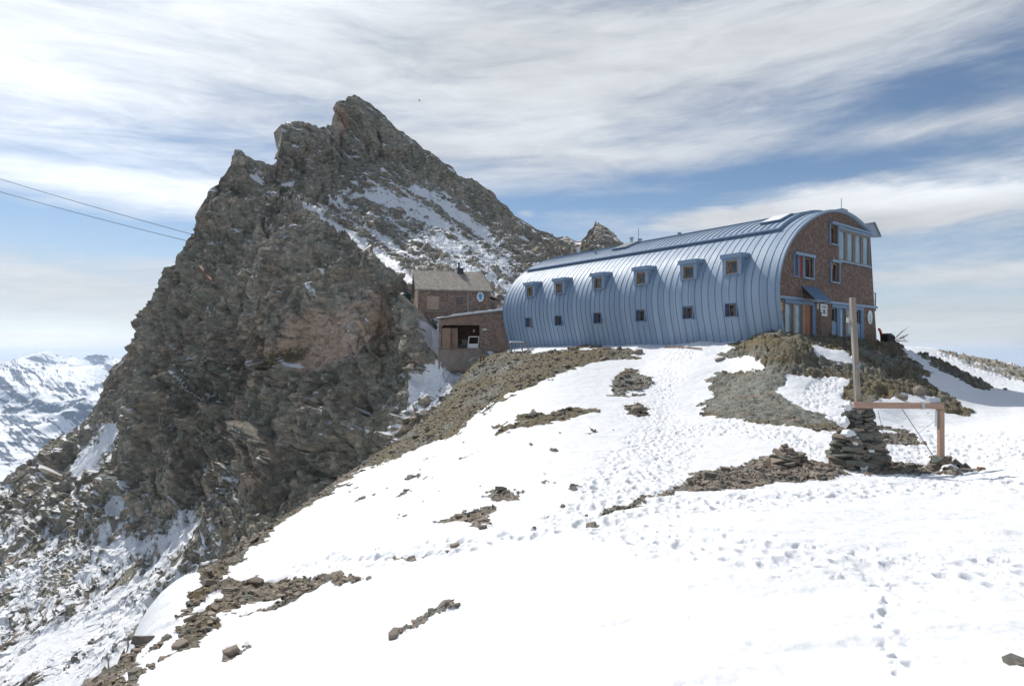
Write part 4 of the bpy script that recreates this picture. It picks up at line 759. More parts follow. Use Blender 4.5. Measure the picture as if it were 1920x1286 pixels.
# solar panel off the right eaves, escape balcony
sx0 = PR[-1][0]; sz = PR[-1][1]; pn = MB()
RB = Matrix.Rotation(-ROTB, 3, 'Z'); A = [RB @ (ray(*q) - BASE) for q in ((1621, 421, 50.6), (1639.4, 417.8, 51.0), (1651, 443.7, 49.9), (1632, 444.5, 49.5))]; nrm = (A[1] - A[0]).cross(A[3] - A[0]).normalized() * .07
pn.hexa(A, [q + nrm for q in A]); po = pn.build('solar_panel', M['galv'], hut); bb = MB(); A2 = A + [A[0]]
for i in range(4): bb.bar(A2[i], A2[i + 1], .12, .12)
bb.bar(A[3], (sx0 - .1, .6, sz - .3), .08); bb.build('panel_frame', M['steel'], po)
bx = gp(1639.5, 577)[0]; bz = 3.55; bl = MB(); bl.box(bx - .1, bx + .62, .1, 1.6, bz - .12, bz)
for x in (bx + .05, bx + .58): bl.bar((x, .15, bz), (x, .15, bz + 1.35), .07).bar((x, 1.5, bz), (x, 1.5, bz + 1.35), .06)
bl.bar((bx + .02, .15, bz + 1.33), (bx + .6, .15, bz + 1.33), .06).bar((bx + .58, .15, bz + 1.33), (bx + .58, 1.5, bz + 1.33), .06).bar((bx + .02, .15, bz + .7), (bx + .6, .15, bz + .7), .045).bar((bx + .58, .15, bz + .7), (bx + .58, 1.5, bz + .7), .04); bl.build('escape_balcony', M['darkblue'], hut)

# things hung on the gable
def hutthing(name, x, z, label, cat, y=-.02):
    return empty(name, BASE + Matrix.Rotation(ROTB, 3, 'Z') @ Vector((x, y, z)), ROTB, label, cat)
def letters(parent, txt, size, x, z, mat_, y=-.06, arc=0.0, name='lettering'):
    cu_ = bpy.data.curves.new('t', 'FONT'); cu_.body = txt; cu_.size = size; cu_.align_x = 'CENTER'; cu_.extrude = .006
    to = bpy.data.objects.new('t', cu_); COL.objects.link(to); dg = bpy.context.evaluated_depsgraph_get(); me = bpy.data.meshes.new_from_object(to.evaluated_get(dg)); COL.objects.unlink(to); bpy.data.objects.remove(to)
    for v_ in me.vertices: 
        X0, Y0, Z0 = v_.co; v_.co = (X0 + x, y - Z0, Y0 + z - arc * X0 * X0)
    me.materials.clear(); me.materials.append(mat_); return link(name, me, None, parent)
a = gp(1462.5, 575); ys = hutthing('wall_sign', a[0], a[1], 'small square yellow sign left of the glazed entrance', 'sign'); MB().box(-.2, .2, -.04, 0, -.26, .26).build('plate', M['yellow'], ys); MB().box(-.12, .12, -.046, -.041, .05, .12).build('mark', M['ink'], ys); MB().box(-.12, .06, -.046, -.041, -.10, -.05).build('mark', M['ink'], ys)
a = gp(1543.5, 581.5); ws = hutthing('wall_sign', a[0], a[1], 'square white sign with dark lettering, right of the orange door', 'sign'); MB().box(-.52, .52, -.04, 0, -.42, .42).build('plate', M['white'], ws)
letters(ws, 'STÜDL', .24, 0, .14, M['ink'], -.045, .25)
em = MB(); em.disc((0, -.12), .13, .17, -.05, .008, 12).box(-.38, -.26, -.05, -.041, -.06, .02).box(.26, .38, -.05, -.041, -.06, .02).box(-.38, -.24, -.05, -.041, -.26, -.18).box(.24, .38, -.05, -.041, -.26, -.18).build('emblem', M['ink'], ws)
a = gp(1530.5, 574); lp = hutthing('wall_lamp', a[0], a[1], 'slim cream wall lamp between orange door and white sign', 'lamp'); MB().box(-.09, .09, -.12, 0, -.22, .22).build('lamp_glass', M['cream'], lp, .02); MB().box(-.10, .10, -.13, 0, .225, .27).build('lamp_cap', M['steel'], lp)
a = gp(1630, 595); rs = hutthing('club_sign', a[0], a[1], 'oval white club sign by the right corner of the shingled gable', 'sign'); MB().disc((0, 0), .44, .56, -.05, .05, 30).build('plate', M['white'], rs); MB().disc((0, 0), .38, .50, -.058, .007, 30, .90).build('ring', M['signpale'], rs)
ed = MB(); 
for q in range(7): an = q * 2 * math.pi / 7; ed.add([(0, -.057, 0), (.09 * math.cos(an - .3), -.06, .09 * math.sin(an - .3)), (.19 * math.cos(an), -.06, .19 * math.sin(an)), (.09 * math.cos(an + .3), -.06, .09 * math.sin(an + .3))], [(0, 1, 2, 3)])
ed.build('flower', M['signblue'], rs); MB().disc((0, -.27), .08, .09, -.06, .005, 10).build('leaf', M['signgreen'], rs)
# ski stand / post at the front
a = gp(1534.5, 606); st_ = hutthing('upright_post', a[0], a[1] - .9, 'thin grey post leaning on the shingles under the wall lamp', 'post', -.25); MB().bar((0, 0, 0), (0, .1, 1.7), .09).build('shaft', M['slat'], st_)
for x, h in ((.45, .0),): pass

# ------------------------------------------------------------------ old shingled hut on the terrace
OX, OY, OR_ = -10.75, 70.0, R(13); OZ = 4.3
oh = empty('old_hut', (OX, OY, OZ), OR_, 'small old hut with brown shingle walls and pale grey roof under the rock peak', 'hut')
L, Dp, He, Hr = 8.4, 7.2, 3.05, 5.45; ov = .3
w_ = MB(); w_.add([(0, 0, -1.5), (L, 0, -1.5), (L, Dp, -1.5), (0, Dp, -1.5), (0, 0, He), (L, 0, He), (L, Dp, He), (0, Dp, He), (0, Dp / 2, Hr), (L, Dp / 2, Hr)], [(0, 1, 5, 4), (1, 2, 6, 9, 5), (2, 3, 7, 6), (3, 0, 4, 8, 7)]); w_.build('wall', M['sh_old'], oh)
rf = MB(); sl = (Hr - He) / (Dp / 2)
for s0, s1 in ((-.35, Dp / 2), (Dp + .35, Dp / 2)):
    zz = He - .35 * sl; rf.hexa([(-ov, s0, zz), (L + ov, s0, zz), (L + ov - .7, s1, Hr), (-ov + .0, s1, Hr)], [(-ov, s0, zz + .16), (L + ov, s0, zz + .16), (L + ov - .7, s1, Hr + .16), (-ov, s1, Hr + .16)])
ro = rf.build('roof', M['sh_roof'], oh); ch = MB(); ch.box(5.0, 5.7, Dp / 2 - .5, Dp / 2 + .1, Hr - .4, Hr + .55); ch.tube([(5.2, Dp / 2 - .2, Hr + .5), (5.2, Dp / 2 - .2, Hr + 1.25)], .10, 8); ch.build('chimney', M['iron'], ro)
def ox(u): k = (u - U0) / FPX; ca, sa = math.cos(OR_), math.sin(OR_); return (k * OY - OX) / (ca - k * sa)
def oz(v, x): return (V0 - v) / FPX * (OY + x * math.sin(OR_)) - OZ
f = MB(); x0, x1 = ox(800.6), ox(823); z0, z1 = oz(580, 1), oz(556, 1); f.box(x0, x1, -.08, .02, z0, z1); dd = f.build('shutter_door', M['slat_v'], oh); MB().box(x0 - .08, x0, -.10, .02, z0, z1 + .08).box(x1, x1 + .08, -.10, .02, z0, z1 + .08).box(x0, x1, -.10, .02, z1, z1 + .08).build('frame', M['slat'], dd)
x0, x1 = ox(857.5), ox(866.5); z0, z1 = oz(569.5, 4), oz(559, 4); f = MB().box(x0 - .06, x1 + .06, -.05, .02, z0 - .06, z1 + .06).build('window', M['board_dark'], oh); MB().box(x0, x1, -.06, -.04, z0, z1).build('pane', M['glass'], f)
x0 = ox(877); MB().tube([(x0, -.08, -.3), (x0, -.08, He - .3)], .045, 6).build('downpipe', M['galv'], oh)
MB().box(.1, 3.3, -.05, -.003, .45, .6).build('wall_board', M['slat'], oh)
f = MB(); f.add([(0, Dp / 2 - .5, He + .35), (0, Dp / 2 + .5, He + .35), (0, Dp / 2 + .5, He + 1.25), (0, Dp / 2 - .5, He + 1.25)], []); f = MB().box(-.05, .02, Dp / 2 - .45, Dp / 2 + .45, He + .2, He + 1.1); f.build('gable_shutter', M['board'], oh)
# porch at the right end
pc = MB(); pc.box(L + .003, L + .9, .2, 2.0, -1.5, 1.9); po = pc.build('porch', M['board'], oh); MB().hexa([(L - .1, -.1, 2.35), (L + 1.4, -.1, 1.85), (L + 1.4, 2.3, 1.85), (L - .1, 2.3, 2.35)], [(L - .1, -.1, 2.45), (L + 1.4, -.1, 1.95), (L + 1.4, 2.3, 1.95), (L - .1, 2.3, 2.45)]).build('porch_roof', M['slat'], po); MB().box(L + .2, L + .62, .14, .197, .75, 1.6).build('pane', M['glass'], po)
x0 = ox(900.4); z0 = oz(556.6, 6.8); cs_ = empty('club_sign', Vector((OX, OY, OZ)) + Matrix.Rotation(OR_, 3, 'Z') @ Vector((x0, -.05, z0)), OR_, 'oval white sign with blue emblem on the front wall of the old hut', 'sign')
MB().disc((0, 0), .42, .58, -.05, .05, 28).build('plate', M['white'], cs_); MB().disc((0, .12), .24, .26, -.06, .01, 18).box(-.12, .12, -.06, -.05, -.32, -.12).build('emblem', M['signblue'], cs_); MB().add([(-.14, -.062, -.16), (.14, -.062, -.16), (0, -.062, -.34)], [(0, 2, 1)]).build('leaf', M['signgreen'], cs_)
tk = empty('water_tank', (-13.0, 74.6, 4.6), 0, 'dark green tank beside the left gable of the old hut', 'tank'); tb = MB().tube([(0, 0, .8), (0, 0, 3.0)], .72, 20); tb.tube([(0, 0, 3.0), (0, 0, 3.22)], .72, 20, True, .5); tb.build('body', M['tank'], tk); MB().tube([(0, 0, 3.2), (0, 0, 3.3)], .3, 12).build('lid', M['tank'], tk); tk.location.z -= .5


# ------------------------------------------------------------------ open shed between the huts
SY = 63.3; sh = empty('open_shed', (-7.54, SY, -.75), 0, 'brown lean-to shed with a wide open hatch and snow on its sloping roof', 'shed')
def sx(u): return (u - U0) / FPX * SY + 7.54
def szv(v): return (V0 - v) / FPX * SY + .75
Ls = sx(957); zl, zr = szv(599), szv(582); zsl = lambda x: zl + (zr - zl) * x / Ls
ho = [sx(828), sx(899), szv(652.5), szv(609.5)]; dp = 4.2
w_ = MB()
for a, b_, c0, c1, d0, d1 in ((0, ho[0], -1.2, -1.2, zsl(0), zsl(ho[0])), (ho[1], Ls, -1.2, -1.2, zsl(ho[1]), zsl(Ls)), (ho[0], ho[1], ho[3], ho[3], zsl(ho[0]), zsl(ho[1])), (ho[0], ho[1], -1.2, -1.2, ho[2], ho[2])):
    w_.hexa([(a, 0, c0), (b_, 0, c1), (b_, .15, c1), (a, .15, c0)], [(a, 0, d0), (b_, 0, d1), (b_, .15, d1), (a, .15, d0)])
w_.build('front_wall', M['sh_old'], sh)
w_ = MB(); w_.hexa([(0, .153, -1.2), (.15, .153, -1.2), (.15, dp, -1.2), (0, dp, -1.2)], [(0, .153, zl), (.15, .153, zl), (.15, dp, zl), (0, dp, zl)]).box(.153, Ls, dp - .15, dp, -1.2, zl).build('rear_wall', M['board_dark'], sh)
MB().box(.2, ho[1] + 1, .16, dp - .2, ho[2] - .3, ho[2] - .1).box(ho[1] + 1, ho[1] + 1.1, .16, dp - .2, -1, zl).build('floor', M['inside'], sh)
rf = MB(); rf.hexa([(-.3, -.3, zl), (Ls, -.3, zr), (Ls, dp, zr + .1), (-.3, dp, zl + .1)], [(-.3, -.3, zl + .12), (Ls, -.3, zr + .12), (Ls, dp, zr + .22), (-.3, dp, zl + .22)]); rr = rf.build('roof', M['slat'], sh)
sn_ = MB(); NX = 24; rnd = random.Random(3); tp = []; bt = []
for i in range(NX + 1):
    x = -.22 + (Ls + .1) * i / NX; z = zsl(x); h = .07 + .10 * rnd.random() + (.08 if i > 5 else 0); tp += [(x, -.24 + .06 * rnd.random(), z + .12 + h), (x, dp, z + .25 + h)]; bt += [(x, -.26, z + .123), (x, dp, z + .2)]
n_ = len(tp); sn_.add(tp + bt, [(2 * i, 2 * i + 2, 2 * i + 3, 2 * i + 1) for i in range(NX)] + [(n_ + 2 * i, n_ + 2 * i + 2, 2 * i + 2, 2 * i) for i in range(NX)] + [(0, 1, n_ + 1, n_)]); sn_.build('roof_snow', M['snow'], rr, smooth=True)
fb = MB(); 
for i in range(int(ho[1] / .16) + 1): fb.box(i * .16, i * .16 + .145, -.06, -.003, zsl(i * .16) - .62 - .06 * ((i * 7) % 3), zsl(i * .16) - .02)
fb.build('fascia_board', M['board'], sh)
f = MB(); nP = 9
for i in range(nP): f.box(sx(829) + i * .175, sx(829) + i * .175 + .165, .02 + (.35 if i > 4 else 0), .06 + (.35 if i > 4 else 0), ho[2] - .0, ho[3] - .3)
f.build('board_screen', M['board'], sh)
f = MB(); zlo = szv(680); 
for i in range(-4, 7): f.box(-.05, ho[1] + .25, -.14, -.02, zlo + i * .19, zlo + i * .19 + .18)
f.box(-.05, .06, -.18, -.141, zlo, ho[2]).build('parapet', M['slat'], sh)
f = MB(); x0, x1 = sx(932), sx(956)
for i in range(8): f.box(x0 + i * .165, x0 + i * .165 + .155, -.08, -.003, -.2, szv(615))
dd = f.build('door', M['board'], sh); dd['label'] = 'reddish plank door at the right end'; MB().box(x0 + .1, x0 + .16, -.12, -.081, 1.6, 1.8).build('handle', M['iron'], dd)
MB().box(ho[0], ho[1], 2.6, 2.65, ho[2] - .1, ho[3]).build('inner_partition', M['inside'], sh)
# what stands in the shed
fr = empty('white_board', (-7.54 + sx(886), SY + .35, -.75 + ho[2] - .1), 0, 'white framed panel leaning in the open hatch of the shed', 'panel'); w = .52; h = 1.28
f = MB(); q = lambda x, z: (x + z * .10, .0 + z * .12, z)
f.bar(q(-w, .05), q(-w, h), .09).bar(q(w, .05), q(w, h), .09).bar(q(-w, h), q(w, h), .09).bar(q(-w, .05), q(w, .05), .09); f.build('frame', M['white'], fr); MB().hexa([q(-w, .05), q(w - .05, .05), (q(w - .05, .05)[0], .05, .05), (q(-w, .05)[0], .05, .05)], [q(-w, .55), q(w - .05, .55), (q(w - .05, .55)[0], .12, .55), (q(-w, .55)[0], .12, .55)]).build('lower_panel', M['white'], fr)
ab = empty('cabinet', (-7.54 + sx(863), SY + 1.7, -.75 + ho[2] - .1), 0, 'grey cabinet in the shade behind the white panel in the shed', 'cabinet'); MB().box(-.75, .75, 0, .5, 0, 1.05).build('body', flat('grey_cabinet', (.16, .16, .14), .6), ab, .01); MB().box(-.3, .0, -.012, -.002, .55, .95).build('door', M['black'], ab); MB().box(.1, .5, -.012, -.002, .45, .95).build('side_panel', M['slat'], ab)
hg = empty('lantern', (-7.54 + sx(888), SY + .5, -.75 + ho[3] - .72), 0, 'small dark lantern hanging in the shed hatch above the white panel', 'lantern'); MB().tube([(0, 0, 0), (0, 0, .3)], .09, 8).build('body', M['steel'], hg); MB().tube([(0, 0, .3), (0, 0, .75)], .012, 5).build('hook', M['iron'], hg)
sg = empty('wall_sign', (-7.54 + sx(909), SY - .06, -.75 + szv(617.6)), 0, 'small pale green plate on the shed wall beside the hatch', 'sign'); MB().box(-.2, .2, -.02, .04, -.09, .09).build('plate', M['signpale'], sg)
# table with snow on it
g_ = ground_at(975, 659, 40); tz = ground_z(g_.x, 57.6); tbx = (975 - U0) / FPX * 57.6
tb = empty('snowy_table', (tbx, 57.6, tz - .05), R(6), 'low trestle table capped with snow at the far end of the blue hut', 'table'); H = .86
MB().box(-1.0, 1.0, -.4, .4, H - .06, H).build('tabletop', M['slat'], tb); MB().hexa([(-.98, -.38, H + .002), (.35, -.38, H + .002), (.35, .38, H + .002), (-.98, .38, H + .002)], [(-.9, -.34, H + .14), (.25, -.34, H + .10), (.25, .34, H + .10), (-.9, .34, H + .14)]).build('snow_cap', M['snow'], tb, .02)
for x in (-.8, .2, .75):
    for y in (-.3, .3): MB().bar((x, y, -.5), (x, y, H - .06), .06).build('leg', M['slat'], tb)
for k, (u, v0_, v1_) in enumerate(((901.3, 667, 679), (906.3, 665, 675))):
    Y = 57; z = ground_z((u - U0) / FPX * Y, Y); o = empty('stake', ((u - U0) / FPX * Y, Y, z - .2), R(8), ['rusty brown stake in the snow below the shed, left of the pair', 'rusty brown stake in the snow below the shed, right of the pair'][k], 'stake'); MB().bar((0, 0, -.3), (.03 * k, 0, .85 - .1 * k), .16, .12).build('shaft', M['rust'], o)
# ------------------------------------------------------------------ stones
rs_ = random.Random(11)
def slab_shape(flat_, rough_=.22, n=11):
    bm = bmesh.new(); vs = []
    k = rs_.choice((4, 5, 5, 6)); a0 = rs_.random() * 6
    for i in range(k):
        a = a0 + 2 * math.pi * (i + rs_.uniform(-.28, .28)) / k; r = rs_.uniform(.72, 1.0)
        for z in (-1, 1):
            rr = r * rs_.uniform(.86, 1.0); bm.verts.new((rr * math.cos(a), rr * math.sin(a) * .72, flat_ * (z + rs_.uniform(-rough_, rough_))))
    for _ in range(3): bm.verts.new((rs_.uniform(-.6, .6), rs_.uniform(-.4, .4), flat_ * rs_.uniform(.9, 1.35)))
    r_ = bmesh.ops.convex_hull(bm, input=bm.verts); 
    junk = [g for g in r_['geom_interior'] if isinstance(g, bmesh.types.BMVert)]
    if junk: bmesh.ops.delete(bm, geom=junk, context='VERTS')
    bmesh.ops.recalc_face_normals(bm, faces=bm.faces); bm.verts.index_update()
    V = np.array([v_.co[:] for v_ in bm.verts]); F = [tuple(v_.index for v_ in f.verts) for f in bm.faces]; bm.free(); return V, F
SLABS = [slab_shape(f) for f in (.10, .13, .16, .2, .24, .3, .12, .15, .18, .26)]; 
def block_shape(fl):
    bm = bmesh.new()
    for _ in range(22):
        d = Vector((rs_.gauss(0, 1), rs_.gauss(0, 1), rs_.gauss(0, 1))).normalized(); d *= rs_.uniform(.82, 1.05); bm.verts.new((d.x, d.y * .75, max(-.7, min(.75, d.z)) * fl))
    r_ = bmesh.ops.convex_hull(bm, input=bm.verts); junk = [g for g in r_['geom_interior'] if isinstance(g, bmesh.types.BMVert)]
    if junk: bmesh.ops.delete(bm, geom=junk, context='VERTS')
    bmesh.ops.recalc_face_normals(bm, faces=bm.faces); bm.verts.index_update(); V = np.array([v_.co[:] for v_ in bm.verts]); F = [tuple(v_.index for v_ in f.verts) for f in bm.faces]; bm.free(); return V, F
BLOCKS = [block_shape(f) for f in (.55, .7, .8, .6)]
def slab_mesh(name, V, F, sx=1, sy=1, sz=1, m=None):
    me = bpy.data.meshes.new(name); me.from_pydata([(x * sx, y * sy, z * sz) for x, y, z in V], [], F); me.materials.append(m); return me
SM = {mk: [slab_mesh('slab_%d' % i, V, F, m=M[mk]) for i, (V, F) in enumerate(SLABS + BLOCKS)] for mk in ('slate', 'slatebrown', 'slategreen')}
def rotm(rx, ry, rz): return Matrix.Rotation(rz, 3, 'Z') @ Matrix.Rotation(ry, 3, 'Y') @ Matrix.Rotation(rx, 3, 'X')
# loose scree on every bare patch: one object, nobody could count it
vs = []; fs = []; nb_ = 0; rng = np.random.default_rng(4)
u, v, Yd, Pn, br_ = RG['u'], RG['v'], RG['Y'], RG['P'], RG['bare']
ok = (br_ > .45) & (v < 1330) & (u > -60) & (u < 1990) & (RG['beyond'] < .3) & (Yd < 62)
cell = (RG['v'] * 0 + 1); gz_ = gravel > .4; dens = np.where(Yd > 26, 1.0, 1.3) * np.where((u < 1200) & (Yd > 20), .9, 1.0) * np.where(gz_, .5, 1.0) * np.where((u > 1330) & (u < 1870) & (v < 800) & (v > 600), .35, 1.0) * np.where((v > 850) & (u > 1080), 1.7, 1.0)
idx = np.where(ok)[0]; pr_ = dens[idx] * (RG['Y'][idx] ** .35); pr_ /= pr_.sum(); pick = rng.choice(idx, 14500, replace=False, p=pr_)
for i in pick:
    Y = Yd[i]; V, F = SLABS[rng.integers(len(SLABS))]
    s = (.0015 * Y + .016) * float(np.exp(rng.normal(0, .6))); s = min(s, .32 if Y < 30 else .42)
    if gravel[i] > .4: s *= .5
    elif knoll[i] > .4: s *= .8
    Rm = np.array(rotm(rng.normal(0, .28), rng.normal(0, .28) , rng.random() * 6.28)); q = (V * s) @ Rm.T + Pn[i] + np.array([0, 0, s * .06]); vs.append(q); fs += [tuple(nb_ + k for k in f) for f in F]; nb_ += len(q)
me = bpy.data.meshes.new('scree'); me.from_pydata(np.vstack(vs).tolist(), [], fs); me.materials.append(M['slate']); tag(link('scree', me), 'loose grey and brown slate scree strewn over the snow-free patches of the ridge', 'scree', kind='stuff')
# scattered specks of rock on the mountain's lower snow: a second field
# single stones one could point at
def place_stone(name, u, v, size, label, mk='slate', shape=None, tilt=(0, 0), group=None, sink=.3, Yhi=62, sz=1.0, rz=None):
    p_ = ground_at(u, v, None, Yhi); k = rs_.randrange(len(SLABS)) if shape is None else shape
    me = SM[mk][k]; o = bpy.data.objects.new(name, me); COL.objects.link(o); zmax = max(v_.co.z for v_ in me.vertices); s = size * p_.y / FPX / 2 * (.62 if group else .75)
    o.scale = (s, s, s * sz); o.rotation_euler = (tilt[0], tilt[1], rs_.random() * 6.28 if rz is None else rz); o.location = (p_.x, p_.y, p_.z + s * sz * zmax * (1 - 2 * sink)); return tag(o, label, 'rock', group)
place_stone('boulder', 1197, 772, 46, 'lone greenish boulder poking out of the snow left of the footpath', 'slategreen', 11, sink=.30, sz=.9)
place_stone('boulder', 1198, 665, 30, 'pale flat boulder at the right tip of the dark scree band', 'slatebrown', 12, sink=.3)
place_stone('rock', 432, 1226, 56, 'dark pointed flat rock lying alone on the lower snow', 'slatebrown', 3, (0, -.25), rz=.5, sz=1.5)
place_stone('rock', 1912, 1250, 34, 'small grey-green rock at the right bottom corner of the snow', 'slategreen', 10, sink=.25)
place_stone('rock', 1000, 990, 16, 'small dark rock beside the footpath, alone on the snow', 'slate', 10)
place_stone('rock', 632, 1079, 44, 'dark slab ending the lower left slate patch, on the snow edge', 'slatebrown', 4, (0, -.2), rz=.2)
place_stone('rock', 852, 1025, 34, 'brown slab at the right end of the narrow mid-slope streak', 'slatebrown', 3, (0, -.2), rz=.3)
place_stone('rock', 905, 991, 30, 'dark slab under the patch of slabs in mid-slope', 'slate', 5, rz=.1)
place_stone('boulder', 1725, 738, 46, 'grey boulder in the mossy knoll behind the timber frame', 'slate', 12, sink=.3, Yhi=40)
place_stone('boulder', 1690, 748, 34, 'smaller grey boulder left of the knoll boulder behind the timber frame', 'slate', 13, sink=.3, Yhi=40)
place_stone('rock', 1350, 674, 38, 'flat reddish slab lying on the snow left of the knoll', 'slatebrown', 0, (0, -.25), rz=.5)
place_stone('boulder', 1885, 731, 12, 'small dark rock on the snow right of the knoll', 'slate', 11, sink=.2)
G1 = 'slate stones scattered on the open snow'
for u_, v_, s_ in ((735,1196,20),(745,1186,26),(762,1177,18),(775,1168,26),(790,1160,30),(800,1152,22),(812,1150,18),(826,1140,20),(841,1134,26),(782,1175,16),(700,1102,14),(692,1088,22),(640,1096,22),(655,1092,18),(1022,907,24),(1040,905,12),(760,968,24),(748,966,14),(793,940,10),(823,921,9),(1115,812,12),(1128,800,8),(1150,806,7),(1050,812,10),(1402,811,14),(1456,818,8),(1500,865,8),(1840,817,10),(1740,809,14),(1760,810,9),(1690,800,14),(1740,776,10),(915,968,20),(872,958,22),(860,970,34),(890,975,30),(930,930,20),(950,924,24),(965,918,16),(712,1028,12),(705,1030,9),(733,1031,10),(1178,770,14),(1100,968,16)):
    place_stone('slate_stone', u_, v_, s_, 'thin flat grey-brown slate stone lying on the open snow', 'slatebrown' if v_ > 850 else 'slate', group=G1, tilt=(rs_.uniform(-.2, .2), rs_.uniform(-.2, .2)))
G2 = 'large flat slabs lying in front of the small cairn'
for u_, v_, s_ in ((1405,882,50),(1425,878,56),(1385,892,40),(1440,900,44),(1392,908,34),(1420,912,40),(1455,872,44),(1470,890,50),(1490,885,46),(1372,888,30),(1500,900,36),(1520,878,36),(1530,892,30),(1450,915,26),(1345,895,26),(1575,885,30),(1600,882,26),(1636,884,30),(1660,886,24),(1555,895,24),(1310,905,22),(1280,915,24),(1250,925,20),(1690,880,26),(1720,885,30)):
    place_stone('flat_stone', u_, v_, s_, 'broad thin brown-grey slab lying in the bare ground around the cairns', 'slatebrown', group=G2, tilt=(rs_.uniform(-.15, .15), rs_.uniform(-.15, .15)))
G3 = 'slabs in the lower left slate patch'
for i in range(46):
    t_ = rs_.random(); u_ = 350 + 290 * t_; v_ = 1165 - 80 * t_ + rs_.uniform(-22, 18) * (1.1 - t_); place_stone('flat_stone', u_, v_, rs_.uniform(16, 40), 'weathered brown slab among others in the lower left slate patch', 'slatebrown', group=G3, tilt=(rs_.uniform(-.25, .25), rs_.uniform(-.3, .1)))

def heap(root, n, prof, H, mk, child='stone', big=1.0, seed=1, facing=None, core=True):
    """stones laid in courses round a core; prof(h) gives the radii at height h"""
    r = random.Random(seed); z = 0.0; cnt = 0; lay = []
    while z < H and cnt < n:
        rx, ry = prof(z / H); th = r.uniform(.045, .10) * big * (1.15 - .4 * z / H); circ = math.pi * (rx + ry); k = max(3 if rx > .2 else 1, int(circ / (.36 * big))); a0 = r.random() * 6
        for i in range(k):
            if cnt >= n: break
            a = a0 + 2 * math.pi * (i + r.uniform(-.2, .2)) / k; sh_ = r.randrange(2, 6) if r.random() < (.50 if z < H * .5 else .75) else r.randrange(10, 14); s = r.uniform(.12, .30) * big * (.75 + .5 * (rx > .3))
            V = (SLABS + BLOCKS)[sh_][0]; hz = V[:, 2].max(); o = bpy.data.objects.new(child, SM[mk if r.random() < .7 else ('slatebrown' if z / H > .6 else 'slategreen')][sh_]); COL.objects.link(o); o.parent = root
            o.scale = (s, s, min(th / (2 * hz) * 1.4, s * 1.6)); o.rotation_euler = (r.gauss(0, .17), r.gauss(0, .17), a + r.uniform(-1.1, 1.1) + math.pi / 2)
            o.location = (math.cos(a) * (rx - s * .35), math.sin(a) * (ry - s * .35), z + th / 2 + r.uniform(-.02, .02)); cnt += 1
        z += th * .86
    return cnt
CY = 16.0; cz = ground_z((1610 - U0) / FPX * CY, CY)
def gXY(u_, Y): x = (u_ - U0) / FPX * Y; return Vector((x, Y, ground_z(x, Y)))
ca = empty('stone_cairn', gXY(1609, 16.2) + Vector((0, 0, -.08)), 0, 'tall cairn of stacked dark slates around the foot of the weathered pole', 'cairn'); HC = 1.72
pc_ = lambda h: (.66 - .36 * h ** 1.5 + .035 * math.sin(h * 7), .56 - .30 * h ** 1.4)
cn_ = heap(ca, 100, pc_, HC, 'slate', seed=14, big=1.22)
core = MB(); rr1 = random.Random(6); rings = []
for j in range(14):
    h = j / 13; rx, ry = pc_(h); rings.append([((rx - .10) * math.cos(a) * rr1.uniform(.85, 1.06), (ry - .10) * math.sin(a) * rr1.uniform(.85, 1.06), h * HC * .98 - .1) for a in [2 * math.pi * k / 18 for k in range(18)]])
core.add([q for g in rings for q in g], [(j * 18 + k, j * 18 + (k + 1) % 18, (j + 1) * 18 + (k + 1) % 18, (j + 1) * 18 + k) for j in range(13) for k in range(18)] + [tuple(13 * 18 + k for k in range(18))]); core.build('core', M['slate'], ca)
# small infill stones as one part, past the countable ones
vs = []; fs = []; nb_ = 0; r = random.Random(9)
for i in range(420):
    h = r.random() ** .9; rx, ry = pc_(h); a = r.uniform(math.pi * .9, 2.1 * math.pi) if r.random() < .8 else r.random() * 6.28; s = r.uniform(.06, .17); V, F = (SLABS + BLOCKS)[r.randrange(2, 13)]
    q = (V * np.array([s, s, s * .8])) @ np.array(rotm(r.gauss(0, .2), r.gauss(0, .2), r.random() * 6)).T + np.array([(rx - .06) * math.cos(a), (ry - .06) * math.sin(a), h * HC]); vs.append(q); fs += [tuple(nb_ + k for k in f) for f in F]; nb_ += len(q)
me = bpy.data.meshes.new('small_stones'); me.from_pydata(np.vstack(vs).tolist(), [], fs); me.materials.append(M['slate']); tag(link('small_stones', me, None, ca), kind='stuff')
def snowlump(name, parent, c, r3, seed, n=14):
    rr2 = random.Random(seed); bm = bmesh.new(); bmesh.ops.create_icosphere(bm, subdivisions=3, radius=1)
    for v_ in bm.verts:
        d = 1 + .16 * math.sin(v_.co.x * 5 + seed) * math.cos(v_.co.y * 4 + seed * 2) + .1 * math.sin(v_.co.z * 7 + seed * 3); v_.co = Vector((v_.co.x * r3[0] * d + c[0], v_.co.y * r3[1] * d + c[1], v_.co.z * r3[2] * d + c[2]))
    me = bpy.data.meshes.new(name); bm.to_mesh(me); bm.free(); me.materials.append(M['snow'])
    for p_ in me.polygons: p_.use_smooth = True
    return link(name, me, None, parent)
for q in (((-.42, -.32, 1.04), (.17, .15, .10)), ((-.27, -.40, .84), (.09, .10, .12)), ((-.44, -.18, 1.32), (.07, .14, .14)), ((-.30, -.1, 1.72), (.09, .12, .14)), ((-.10, -.50, .16), (.13, .10, .17)), ((-.52, -.40, .0), (.36, .26, .09)), ((.05, -.48, .62), (.08, .1, .05))): snowlump('snow_patch', ca, q[0], q[1], 3 + q[0][0] * 10)
pb_ = Vector(((1608.5 - U0) / FPX * 16.0, 16.0, 0)); pt_ = Vector(((1598.0 - U0) / FPX * 16.0, 16.0, (V0 - 558) / FPX * 16.0)); zb_ = (V0 - 758) / FPX * 16.0
po = empty('wooden_pole', (pb_.x, 16.0, cz - .1), 0, 'tall weathered square wooden pole rising from the tall cairn', 'pole'); loc = po.location; dirp = Vector((pt_.x - pb_.x, 0, pt_.z - zb_))
